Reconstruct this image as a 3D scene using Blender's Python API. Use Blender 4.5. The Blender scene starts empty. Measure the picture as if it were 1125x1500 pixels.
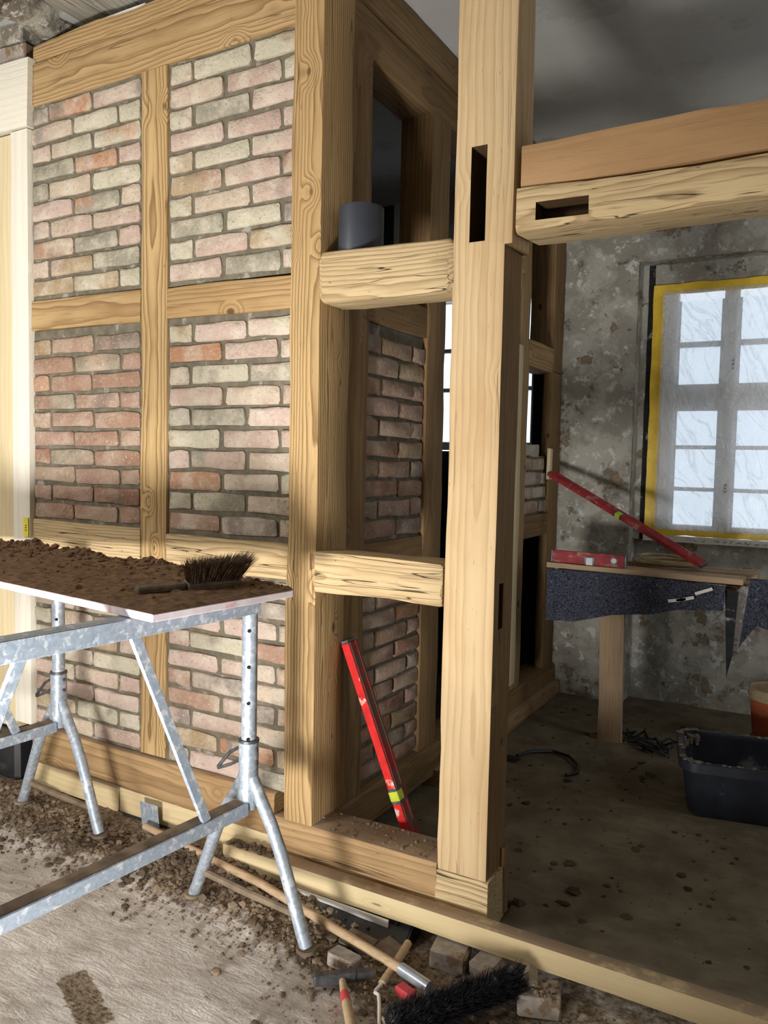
import bpy, bmesh, math, random
import numpy as np
from mathutils import Vector, Matrix, noise, Euler
random.seed(7)
S = bpy.context.scene
COL = S.collection
# ------------------------------------------------------------------ camera
YAW, PIT, ROL, FPX = math.radians(29.547), math.radians(3.676), math.radians(1.197), 1170.0
fw = Vector((-math.sin(YAW) * math.cos(PIT), math.cos(YAW) * math.cos(PIT), -math.sin(PIT)))
rt0 = Vector((math.cos(YAW), math.sin(YAW), 0))
up0 = rt0.cross(fw)
rt = rt0 * math.cos(ROL) + up0 * math.sin(ROL)
up = -rt0 * math.sin(ROL) + up0 * math.cos(ROL)
cd = bpy.data.cameras.new('camera')
cam = bpy.data.objects.new('camera', cd)
COL.objects.link(cam)
cam.matrix_world = Matrix(((rt.x, up.x, -fw.x, 1.77), (rt.y, up.y, -fw.y, -2.4), (rt.z, up.z, -fw.z, 1.6), (0, 0, 0, 1)))
cd.sensor_fit = 'VERTICAL'
cd.sensor_height = 36.0
cd.lens = 36.0 * FPX / 1500.0
cd.clip_start = 0.02
S.camera = cam
# ------------------------------------------------------------------ light and exposure
W = bpy.data.worlds.new('overcast_sky')
S.world = W
W.use_nodes = True
W.node_tree.nodes['Background'].inputs[0].default_value = (0.80, 0.90, 1.0, 1)
W.node_tree.nodes['Background'].inputs[1].default_value = 1.45


def area(name, loc, aim, size, power, color, spread=math.pi):
    l = bpy.data.lights.new(name, 'AREA')
    l.shape = 'RECTANGLE'
    l.size, l.size_y = size
    l.energy = power
    l.color = color
    l.spread = spread
    o = bpy.data.objects.new(name, l)
    COL.objects.link(o)
    o.location = loc
    o.rotation_euler = (Vector(aim) - Vector(loc)).to_track_quat('-Z', 'Y').to_euler()
    return o


area('floor_floodlight', (0.50, -2.75, 0.32), (-0.75, 0.0, 1.75), (0.55, 0.45), 68, (1.0, 0.985, 0.95), math.radians(112))
area('back_room_fill', (3.9, 1.3, 2.1), (0.6, 2.2, 1.5), (1.0, 1.4), 25, (0.88, 0.94, 1.0))  # added fill for the back room; wall_right has no window
area('front_soft_fill', (-2.3, -3.9, 2.9), (-0.2, 0.0, 1.6), (1.0, 1.0), 88, (1.0, 0.985, 0.95))  # added unseen soft fill, lifts the ambient level on the brick wall
S.view_settings.view_transform = 'Standard'
S.view_settings.look = 'None'
S.view_settings.gamma = 1
S.view_settings.use_curve_mapping = False
S.view_settings.exposure = 0.0

# ------------------------------------------------------------------ node helper and materials


class NT:
    def __init__(self, name):
        self.m = bpy.data.materials.new(name)
        self.m.use_nodes = True
        self.t = self.m.node_tree
        self.b = self.t.nodes['Principled BSDF']
        self.out = self.t.nodes['Material Output']

    def n(self, typ, inp=None, **attr):
        nd = self.t.nodes.new('ShaderNode' + typ)
        for k, v in attr.items():
            setattr(nd, k, v)
        for k, v in (inp or {}).items():
            self.put(nd.inputs[k], v)
        return nd

    def put(self, sock, v):
        if isinstance(v, bpy.types.NodeSocket):
            self.t.links.new(v, sock)
        elif isinstance(v, bpy.types.Node):
            self.t.links.new(v.outputs[0], sock)
        else:
            if isinstance(v, (tuple, list)) and len(v) == 3 and sock.type == 'RGBA':
                v = (*v, 1)
            sock.default_value = v

    def math(self, op, a, b=0.0, c=None, clamp=False):
        nd = self.n('Math', {0: a, 1: b}, operation=op)
        nd.use_clamp = clamp
        if c is not None:
            self.put(nd.inputs[2], c)
        return nd.outputs[0]

    def vmul(self, v, s):
        return self.n('VectorMath', {0: v, 1: s}, operation='MULTIPLY').outputs[0]

    def vadd(self, v, s):
        return self.n('VectorMath', {0: v, 1: s}, operation='ADD').outputs[0]

    def noise(self, v, scale, detail=4, rough=0.55, dist=0.0):
        return self.n('TexNoise', {'Vector': v, 'Scale': scale, 'Detail': detail, 'Roughness': rough, 'Distortion': dist})

    def step(self, v, a, b):
        return self.n('MapRange', {0: v, 1: a, 2: b, 3: 0.0, 4: 1.0}, interpolation_type='SMOOTHSTEP', clamp=True).outputs[0]

    def mix(self, f, a, b, mode='MIX'):
        nd = self.n('Mix', data_type='RGBA', blend_type=mode)
        self.put(nd.inputs[0], f)
        self.put(nd.inputs[6], a)
        self.put(nd.inputs[7], b)
        return nd.outputs[2]

    def ramp(self, f, stops, const=False):
        nd = self.n('ValToRGB', {0: f})
        cr = nd.color_ramp
        if const:
            cr.interpolation = 'CONSTANT'
        while len(cr.elements) < len(stops):
            cr.elements.new(0.5)
        for e, (p, c) in zip(cr.elements, stops):
            e.position = p
            e.color = (*c, 1)
        return nd.outputs[0]

    def bump(self, h, strength, dist=0.01, normal=None):
        nd = self.n('Bump', {'Height': h, 'Strength': strength, 'Distance': dist})
        if normal is not None:
            self.put(nd.inputs['Normal'], normal)
        return nd.outputs[0]

    def fin(self, col, rough=0.8, bump=None, metal=0.0, spec=0.3):
        self.put(self.b.inputs['Base Color'], col)
        self.put(self.b.inputs['Roughness'], rough)
        self.put(self.b.inputs['Metallic'], metal)
        self.put(self.b.inputs['Specular IOR Level'], spec)
        if bump is not None:
            self.put(self.b.inputs['Normal'], bump)
        return self.m


def srgb(r, g, b, k=1.0):
    f = lambda c: (c / 12.92 if c <= 0.04045 else ((c + 0.055) / 1.055) ** 2.4)
    return tuple(min(0.9, f(c / 255.0) * k) for c in (r, g, b))


def wood(name, light, dark, stain, ring=0.7, freq=70, crack=0.5, knots=0.75, fib=0.35, stain_amt=0.5, dust=0.0, rough=0.75):
    q = NT(name)
    tc = q.n('TexCoord').outputs['Object']
    rnd = q.n('ObjectInfo').outputs['Random']
    off = q.n('CombineXYZ', {0: q.math('MULTIPLY', rnd, 41.0), 1: q.math('MULTIPLY', q.math('SUBTRACT', q.math('FRACT', q.math('MULTIPLY', rnd, 7.3)), 0.5), 0.10), 2: q.math('MULTIPLY', q.math('SUBTRACT', q.math('FRACT', q.math('MULTIPLY', rnd, 13.7)), 0.5), 0.10)}).outputs[0]
    p = q.vadd(tc, off)
    warp = q.noise(q.vmul(p, (1.3, 5.0, 5.0)), 1.0, 3)
    w2 = q.n('VectorMath', {0: warp.outputs['Color'], 1: (0.5, 0.5, 0.5)}, operation='SUBTRACT').outputs[0]
    sq = q.n('SeparateXYZ', {0: tc})
    ang = q.math('ARCTAN2', sq.outputs[1], sq.outputs[2])
    kv = q.n('CombineXYZ', {0: q.math('MULTIPLY', q.math('ADD', sq.outputs[0], q.math('MULTIPLY', rnd, 41.0)), 5.0), 1: q.math('MULTIPLY', ang, 0.75), 2: 0.0}).outputs[0]
    vor = q.n('TexVoronoi', {'Vector': kv, 'Scale': 1.0, 'Randomness': 1.0})
    gate = q.step(q.n('SeparateColor', {0: vor.outputs['Color']}).outputs[0], knots, knots + 0.02)
    kd = vor.outputs['Distance']
    kn = q.math('MULTIPLY', q.step(kd, 0.13, 0.07), gate)
    kw = q.math('MULTIPLY', q.step(kd, 0.42, 0.05), gate)
    pw = q.vadd(q.vadd(p, q.vmul(w2, (0.0, 0.05, 0.05))), (0, 0.02, 0.03))
    sp = q.n('SeparateXYZ', {0: pw})
    r = q.math('SQRT', q.math('ADD', q.math('POWER', sp.outputs[1], 2.0), q.math('POWER', sp.outputs[2], 2.0)))
    r = q.math('ADD', r, q.math('MULTIPLY', kw, 0.035))
    fr = q.math('FRACT', q.math('MULTIPLY', r, freq))
    rg = q.math('MULTIPLY', q.math('POWER', fr, 2.2), q.step(fr, 1.0, 0.9))
    fibn = q.noise(q.vmul(p, (5.0, 130.0, 130.0)), 1.0, 3).outputs[0]
    big = q.noise(q.vmul(p, (1.6, 4.0, 4.0)), 1.0, 4).outputs[0]
    col = q.mix(q.math('MULTIPLY', rg, ring), light, dark)
    col = q.mix(q.math('MULTIPLY', q.step(big, 0.42, 0.72), stain_amt), col, stain)
    col = q.mix(q.math('MULTIPLY', q.step(fibn, 0.5, 0.75), fib), col, tuple(c * 0.45 for c in dark))
    cn = q.noise(q.vmul(p, (0.55, 20.0, 20.0)), 1.0, 2.5, 0.5).outputs[0]
    cg = q.noise(q.vmul(p, (2.2, 7.0, 7.0)), 1.0, 2).outputs[0]
    cr = q.math('MULTIPLY', q.step(q.math('ABSOLUTE', q.math('SUBTRACT', cn, 0.5)), 0.0065, 0.002), q.step(cg, 0.60 - 0.2 * crack, 0.66 - 0.2 * crack))
    cr = q.math('MULTIPLY', cr, min(1.0, crack * 1.6))
    pits = q.math('MULTIPLY', q.step(q.noise(q.vmul(p, (30, 150, 150)), 1.0, 1).outputs[0], 0.76, 0.80), min(1, crack * 1.2))
    holes = q.math('MAXIMUM', cr, pits)
    col = q.mix(q.math('MULTIPLY', kn, 0.8), col, tuple(c * 0.40 for c in dark))
    col = q.mix(q.math('MULTIPLY', holes, 0.9), col, (0.018, 0.012, 0.008))
    if dust > 0:
        nz = q.n('SeparateXYZ', {0: q.n('NewGeometry').outputs['Normal']}).outputs[2]
        dn = q.noise(tc, 14.0, 4).outputs[0]
        col = q.mix(q.math('MULTIPLY', q.step(nz, 0.6, 0.9), q.math('MULTIPLY', q.step(dn, 0.25, 0.5), dust)), col, srgb(150, 128, 104))
    h = q.math('SUBTRACT', q.math('ADD', q.math('MULTIPLY', rg, 0.25 * ring), q.math('MULTIPLY', fibn, 0.4)), q.math('MULTIPLY', holes, 2.0))
    h = q.math('ADD', h, q.math('MULTIPLY', big, 1.2))
    return q.fin(col, rough, q.bump(h, 0.55, 0.006), spec=0.25)


M = {}
M['pine'] = wood('golden_old_pine', srgb(178, 149, 106), srgb(112, 79, 46), srgb(148, 115, 74), ring=0.95, freq=70, crack=0.32, knots=0.70, stain_amt=0.5)
M['pine_fine'] = wood('golden_brushed_pine', srgb(186, 156, 110), srgb(107, 76, 42), srgb(153, 119, 76), ring=1.0, freq=85, crack=0.4, knots=0.70, stain_amt=0.4)
M['pale'] = wood('pale_planed_spruce', srgb(196, 171, 133), srgb(163, 129, 89), srgb(169, 135, 93), ring=0.65, freq=42, crack=0.3, knots=0.70, fib=0.15, stain_amt=0.55)
M['worm'] = wood('worm_eaten_pine', srgb(196, 173, 133), srgb(124, 95, 61), srgb(167, 139, 97), ring=0.8, freq=80, crack=0.8, knots=0.70, fib=0.55, stain_amt=0.5)
M['brown'] = wood('brown_beam_face', srgb(166, 132, 94), srgb(138, 104, 70), srgb(146, 112, 76), ring=0.35, freq=30, crack=0.1, knots=0.8, fib=0.2, stain_amt=0.7)
M['dark'] = wood('dark_old_pine', srgb(136, 109, 74), srgb(85, 63, 39), srgb(107, 81, 52), ring=0.6, freq=60, crack=0.4, knots=0.7, stain_amt=0.6)
M['sill'] = wood('old_sill_oak', srgb(169, 139, 100), srgb(111, 83, 53), srgb(139, 107, 71), ring=0.7, freq=45, crack=0.5, knots=0.68, stain_amt=0.7, dust=0.95)
M['fresh'] = wood('fresh_spruce', srgb(207, 188, 148), srgb(188, 159, 113), srgb(196, 169, 123), ring=0.5, freq=40, crack=0.0, knots=0.78, fib=0.08, stain_amt=0.35, dust=0.9)
M['white'] = wood('whitewashed_spruce', srgb(226, 220, 206), srgb(205, 194, 172), srgb(212, 204, 186), ring=0.45, freq=36, crack=0.0, knots=0.82, fib=0.05, stain_amt=0.3)
M['cream'] = wood('cream_spruce', srgb(212, 196, 160), srgb(188, 162, 115), srgb(197, 175, 133), ring=0.45, freq=36, crack=0.0, knots=0.8, fib=0.05, stain_amt=0.3)
M['weather'] = wood('weathered_grey_board', srgb(172, 166, 152), srgb(110, 102, 90), srgb(120, 112, 98), ring=0.6, freq=45, crack=1.0, knots=0.8, fib=0.5, stain_amt=0.6)
M['cavity'] = wood('shade_toned_mortise_wood', srgb(92, 70, 46), srgb(52, 38, 24), srgb(60, 44, 28), crack=0.3, knots=0.9)  # wood colour darkened to put shade into the cut recesses
M['handle'] = wood('dusty_ash_handle', srgb(186, 160, 128), srgb(150, 122, 92), srgb(150, 128, 104), ring=0.3, freq=50, crack=0.1, knots=0.95, stain_amt=0.6)


def plain(name, col, rough=0.6, metal=0.0, var=0.25, scale=20, spec=0.3, bump=0.2, dirt=None, dirt_amt=0.5):
    q = NT(name)
    tc = q.n('TexCoord').outputs['Object']
    a = q.noise(tc, scale, 5)
    c = q.mix(q.step(a.outputs[0], 0.3, 0.7), tuple(x * (1 - var) for x in col), tuple(min(1, x * (1 + var)) for x in col))
    if dirt:
        b = q.noise(tc, scale * 0.45, 6, 0.65)
        c = q.mix(q.math('MULTIPLY', q.step(b.outputs[0], 0.60 - 0.2 * dirt_amt, 0.68 - 0.2 * dirt_amt), 0.9), c, dirt)
    return q.fin(c, rough, q.bump(a.outputs[0], bump, 0.004), metal, spec)


def brick_mat(name, stops, white=0.5):
    q = NT(name)
    tc = q.n('TexCoord').outputs['Object']
    rnd = q.n('ObjectInfo').outputs['Random']
    p = q.vadd(tc, q.n('CombineXYZ', {0: q.math('MULTIPLY', rnd, 53.0), 1: q.math('MULTIPLY', rnd, 17.0), 2: 0.0}).outputs[0])
    base = q.ramp(rnd, stops, const=True)
    a = q.noise(p, 9.0, 5, 0.6).outputs[0]
    b = q.noise(p, 24.0, 6, 0.65).outputs[0]
    c = q.noise(p, 5.0, 3).outputs[0]
    alt = q.ramp(q.math('FRACT', q.math('MULTIPLY', rnd, 5.77)), stops, const=True)
    col = q.mix(q.step(c, 0.50, 0.66), base, alt)
    col = q.mix(q.math('MULTIPLY', q.step(a, 0.40, 0.68), white), col, srgb(214, 202, 184))
    col = q.mix(q.math('MULTIPLY', q.step(b, 0.62, 0.75), 0.55), col, srgb(96, 88, 84))
    col = q.mix(q.math('MULTIPLY', q.step(q.noise(p, 4.0, 4).outputs[0], 0.60, 0.74), 0.6), col, srgb(112, 104, 98))
    g = q.noise(p, 70.0, 6, 0.7).outputs[0]
    col = q.mix(q.math('MULTIPLY', q.step(g, 0.56, 0.68), 0.5), col, srgb(108, 98, 90))
    col = q.mix(q.math('MULTIPLY', q.step(g, 0.43, 0.33), 0.5), col, srgb(216, 208, 194))
    h = q.math('ADD', q.math('MULTIPLY', a, 0.6), q.math('ADD', b, q.math('MULTIPLY', g, 0.5)))
    return q.fin(col, 0.9, q.bump(h, 1.0, 0.012), spec=0.15)


PAL = [(0.0, srgb(184, 160, 146)), (0.17, srgb(190, 172, 152)), (0.33, srgb(188, 180, 158)), (0.52, srgb(168, 136, 116)), (0.58, srgb(192, 168, 156)), (0.72, srgb(150, 143, 126)), (0.84, srgb(178, 132, 102)), (0.88, srgb(142, 130, 120)), (0.94, srgb(168, 146, 116))]
PAL2 = [(0.0, srgb(164, 134, 116)), (0.17, srgb(172, 148, 128)), (0.33, srgb(156, 124, 104)), (0.50, srgb(148, 112, 92)), (0.58, srgb(168, 138, 122)), (0.72, srgb(142, 130, 110)), (0.82, srgb(170, 126, 96)), (0.88, srgb(130, 114, 102)), (0.94, srgb(154, 128, 98))]
M['brick'] = brick_mat('pink_grey_brick', PAL, 0.6)
M['brick_red'] = brick_mat('brown_red_brick', PAL2, 0.28)
M['mortar'] = plain('grey_brown_mortar', srgb(106, 99, 84), 0.95, var=0.22, scale=26, bump=0.7, dirt=srgb(150, 146, 136), dirt_amt=0.1)


def plaster(name, cols, scale=3.0, bump=0.8):
    q = NT(name)
    tc = q.n('TexCoord').outputs['Object']
    a = q.noise(tc, scale, 10, 0.68, 0.1).outputs[0]
    b = q.noise(tc, scale * 2.6, 10, 0.7, 0.1).outputs[0]
    c = q.noise(q.vadd(tc, (5, 3, 9)), scale * 1.3, 9, 0.68, 0.1).outputs[0]
    col = q.mix(q.step(a, 0.42, 0.56), cols[0], cols[1])
    col = q.mix(q.step(b, 0.54, 0.62), col, cols[2])
    col = q.mix(q.step(c, 0.58, 0.62), col, cols[3])
    h = q.math('ADD', q.math('MULTIPLY', b, 0.8), q.math('ADD', a, q.math('MULTIPLY', q.step(c, 0.56, 0.64), 0.35)))
    return q.fin(col, 0.95, q.bump(h, bump, 0.02), spec=0.1)


M['oldplaster'] = plaster('flaking_old_plaster', [srgb(176, 173, 163), srgb(152, 147, 136), srgb(204, 203, 197), srgb(142, 124, 100)], 4.5, 1.0)
M['tar'] = plain('tarry_joint', srgb(40, 40, 42), 0.9, var=0.3, scale=25, bump=0.8, dirt=srgb(150, 148, 142), dirt_amt=0.0)
M['ceil'] = plaster('grey_ceiling_plaster', [srgb(176, 174, 170), srgb(170, 168, 163), srgb(166, 163, 156), srgb(160, 158, 152)], 1.2, 0.15)
M['room'] = plain('room_plaster', srgb(182, 176, 164), 0.9, var=0.1, scale=3)
M['room_shade'] = plain('painted_room_shade', (0.022, 0.023, 0.025), 0.8, var=0.2, scale=4)  # near-black wall colour paints in the shade of the next room
M['galv'] = plain('galvanised_steel', srgb(156, 165, 176), 0.5, 0.35, 0.2, 60, 0.5, 0.25, dirt=srgb(196, 200, 204), dirt_amt=0.3)
M['rail'] = plain('splattered_galvanised_rail', srgb(158, 170, 184), 0.5, 0.3, 0.12, 70, 0.5, 0.2, dirt=srgb(206, 212, 218), dirt_amt=0.35)
M['mud'] = plain('dried_mud', srgb(116, 101, 84), 0.95, var=0.5, scale=9, bump=0.8)
M['loamdark'] = plain('dark_loam_flakes', srgb(70, 58, 44), 0.95, var=0.4, scale=20, bump=0.6)
M['soil'] = plain('dark_loam', srgb(112, 88, 66), 0.97, var=0.38, scale=45, bump=1.0)
M['steel'] = plain('worn_dark_steel', srgb(92, 94, 98), 0.5, 0.7, 0.3, 40, 0.5, 0.3, dirt=srgb(124, 110, 94), dirt_amt=0.3)
M['hole'] = plain('dark_hole', (0.01, 0.01, 0.01), 0.9, var=0.1)
M['red'] = plain('scuffed_red_paint', srgb(190, 34, 32), 0.55, 0.0, 0.15, 30, 0.25, 0.1, dirt=srgb(206, 186, 172), dirt_amt=0.02)
M['muddyred'] = plain('muddy_red_paint', srgb(150, 44, 40), 0.6, 0.0, 0.2, 30, 0.3, 0.3, dirt=srgb(98, 74, 62), dirt_amt=0.75)
M['dullred'] = plain('dusty_red_paint', srgb(150, 48, 52), 0.6, 0.0, 0.2, 25, 0.35, 0.2, dirt=srgb(170, 120, 112), dirt_amt=0.25)
M['vial'] = plain('yellow_green_vial', srgb(178, 190, 62), 0.15, var=0.1, spec=0.6, bump=0)
M['clear'] = plain('pale_vial_glass', srgb(216, 222, 222), 0.15, var=0.05, spec=0.6, bump=0)
M['black'] = plain('black_plastic', (0.018, 0.019, 0.022), 0.42, var=0.3, scale=12, spec=0.5, bump=0.2, dirt=srgb(70, 68, 66), dirt_amt=0.05)
M['tub'] = plain('black_tub_rubber', (0.016, 0.019, 0.028), 0.45, var=0.3, scale=9, spec=0.45, bump=0.25, dirt=srgb(96, 98, 102), dirt_amt=-0.02)
M['tubmud'] = plain('mortar_crust', srgb(112, 104, 90), 0.95, var=0.4, scale=30, bump=0.9)
M['pvc'] = plain('anthracite_pipe', srgb(54, 58, 66), 0.42, var=0.1, scale=8, spec=0.45, bump=0.05)
M['terra'] = plain('terracotta_plastic', srgb(168, 88, 58), 0.6, var=0.12, scale=10)
M['felt'] = plain('blue_grey_felt', srgb(66, 68, 80), 1.0, var=0.7, scale=120, spec=0.05, bump=1.0, dirt=srgb(132, 134, 144), dirt_amt=-0.08)
M['tape'] = plain('yellow_tape', srgb(238, 200, 64), 0.4, var=0.15, scale=9, spec=0.4, bump=0.3)
M['frame'] = plain('grey_white_window_paint', srgb(242, 241, 240), 0.5, var=0.04, scale=8)
M['paper'] = plain('white_board', srgb(226, 222, 212), 0.7, var=0.06, scale=10)
M['ink'] = plain('dark_ink', srgb(60, 60, 78), 0.7, var=0.1)
M['tag'] = plain('yellow_label', srgb(226, 212, 70), 0.5, var=0.05)
M['cable'] = plain('dusty_tan_cable', srgb(168, 150, 116), 0.6, var=0.15)
M['bristle'] = plain('dark_brown_bristle', srgb(138, 116, 98), 0.8, var=0.5, scale=70, spec=0.2)
M['bristle_black'] = plain('black_bristle', srgb(38, 38, 42), 0.85, var=0.6, scale=40, spec=0.2, dirt=srgb(132, 122, 106), dirt_amt=0.06)
M['ferrule'] = plain('zinc_ferrule', srgb(170, 178, 188), 0.35, 0.6, 0.1, 30, 0.5, 0.1)
M['redplastic'] = plain('red_plastic', srgb(196, 70, 74), 0.5, var=0.1)
M['slate'] = plain('sooty_slate', srgb(110, 98, 84), 0.8, var=0.25, scale=30)
M['ply'] = plain('white_pink_ply_edge', srgb(216, 204, 208), 0.6, var=0.1, scale=14, bump=0.2, dirt=srgb(206, 158, 164), dirt_amt=0.35)
M['stone'] = plaster('rough_rubble_stone', [srgb(184, 178, 164), srgb(128, 120, 108), srgb(208, 204, 194), srgb(100, 90, 78)], 9.0, 1.0)
M['greyblock'] = plain('dusty_grey_block', srgb(158, 148, 138), 0.95, var=0.25, scale=22, bump=0.6, dirt=srgb(120, 96, 72), dirt_amt=0.3)


def floor_mat():
    q = NT('trodden_screed_and_loam')
    tc = q.n('TexCoord').outputs['Object']
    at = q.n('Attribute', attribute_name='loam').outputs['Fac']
    a = q.noise(tc, 7.0, 6, 0.6).outputs[0]
    b = q.noise(q.vmul(tc, (9.0, 34.0, 9.0)), 1.0, 6, 0.62, 0.6).outputs[0]
    f = q.noise(tc, 60.0, 5, 0.7).outputs[0]
    col = q.mix(q.step(a, 0.3, 0.7), srgb(184, 175, 165), srgb(212, 205, 196))
    et = q.n('Attribute', attribute_name='earth').outputs['Fac']
    col = q.mix(et, col, q.mix(q.step(a, 0.3, 0.7), srgb(100, 90, 72), srgb(124, 113, 93)))
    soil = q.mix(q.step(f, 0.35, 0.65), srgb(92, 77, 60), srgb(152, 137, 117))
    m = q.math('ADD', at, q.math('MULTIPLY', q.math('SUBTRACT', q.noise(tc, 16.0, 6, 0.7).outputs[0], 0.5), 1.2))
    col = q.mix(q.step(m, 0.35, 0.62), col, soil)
    spots = q.step(q.noise(q.vadd(tc, (3, 8, 1)), 13.0, 4, 0.6).outputs[0], 0.71, 0.75)
    col = q.mix(q.math('MULTIPLY', spots, 0.8), col, srgb(66, 54, 42))
    h = q.math('ADD', q.math('MULTIPLY', b, 0.8), q.math('ADD', q.math('MULTIPLY', f, 0.5), a))
    return q.fin(col, 0.95, q.bump(h, 0.9, 0.012), spec=0.12)


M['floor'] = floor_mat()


def glass_mat():
    q = NT('clear_window_pane')
    tr = q.n('BsdfTransparent', {0: (0.97, 0.985, 1.0)})
    gl = q.n('BsdfGlossy', {0: (0.9, 0.95, 1), 'Roughness': 0.3})
    mx = q.n('MixShader', {0: 0.03})
    q.t.links.new(tr.outputs[0], mx.inputs[1])
    q.t.links.new(gl.outputs[0], mx.inputs[2])
    q.t.links.new(mx.outputs[0], q.out.inputs[0])
    return q.m


def film_mat():
    q = NT('wrinkled_plastic_film')
    tc = q.n('TexCoord').outputs['Object']
    n1 = q.noise(q.vmul(tc, (6, 1, 3)), 1.6, 6, 0.6, 1.5).outputs[0]
    bp = q.bump(n1, 0.9, 0.05)
    tr = q.n('BsdfTransparent', {0: (0.96, 0.97, 0.98)})
    df = q.n('BsdfTranslucent', {0: (0.85, 0.87, 0.9)})
    gl = q.n('BsdfGlossy', {0: (0.9, 0.92, 0.95), 'Roughness': 0.3, 'Normal': bp})
    d2 = q.n('BsdfDiffuse', {0: (0.90, 0.91, 0.93), 'Normal': bp})
    tr_ = q.n('Mapping', {'Vector': q.n('Mapping', {'Vector': q.vadd(tc, q.vmul(q.noise(tc, 2.2, 2).outputs['Color'], (0.35, 0, 0.35))), 'Rotation': (0, 0.6, 0)}), 'Scale': (13, 1, 2.0)}).outputs[0]
    streak = q.step(q.math('ABSOLUTE', q.math('SUBTRACT', q.noise(tr_, 1.0, 3, 0.5, 0.3).outputs[0], 0.5)), 0.035, 0.0)
    m0 = q.n('MixShader', {0: 0.72})
    q.t.links.new(df.outputs[0], m0.inputs[1])
    q.t.links.new(d2.outputs[0], m0.inputs[2])
    m1 = q.n('MixShader', {0: q.math('ADD', q.math('MULTIPLY', streak, 0.16), 0.44)})
    q.t.links.new(tr.outputs[0], m1.inputs[1])
    q.t.links.new(m0.outputs[0], m1.inputs[2])
    m2 = q.n('MixShader', {0: 0.05})
    q.t.links.new(m1.outputs[0], m2.inputs[1])
    q.t.links.new(gl.outputs[0], m2.inputs[2])
    q.t.links.new(m2.outputs[0], q.out.inputs[0])
    return q.m


M['glass'] = glass_mat()
M['film'] = film_mat()

# ------------------------------------------------------------------ object helpers
WM = {}


def link(o, parent=None, mw=None):
    mw = mw or Matrix.Identity(4)
    COL.objects.link(o)
    WM[o] = mw
    if parent is not None:
        o.parent = parent
        o.matrix_parent_inverse = WM[parent].inverted()
    o.matrix_basis = mw
    return o


def meshobj(name, verts, faces, mat, parent=None, mw=None, smooth=True, ang=0.6):
    me = bpy.data.meshes.new(name)
    me.from_pydata([tuple(v) for v in verts], [], faces)
    me.materials.append(mat)
    if smooth:
        me.shade_smooth()
        me.set_sharp_from_angle(angle=ang)
    me.update()
    return link(bpy.data.objects.new(name, me), parent, mw)


def empty(name, loc, label=None, cat=None, group=None, kind=None):
    o = bpy.data.objects.new(name, None)
    o.empty_display_size = 0.1
    link(o, None, Matrix.Translation(Vector(loc)))
    return tag(o, label, cat, group, kind)


def tag(o, label=None, cat=None, group=None, kind=None):
    for k, v in (('label', label), ('category', cat), ('group', group), ('kind', kind)):
        if v:
            o[k] = v
    return o


def axes(p0, p1, side):
    x = (Vector(p1) - Vector(p0)).normalized()
    s = Vector(side)
    z = x.cross(s).normalized()
    y = z.cross(x).normalized()
    c = (Vector(p0) + Vector(p1)) / 2
    return Matrix(((x.x, y.x, z.x, c.x), (x.y, y.y, z.y, c.y), (x.z, y.z, z.z, c.z), (0, 0, 0, 1)))


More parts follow.
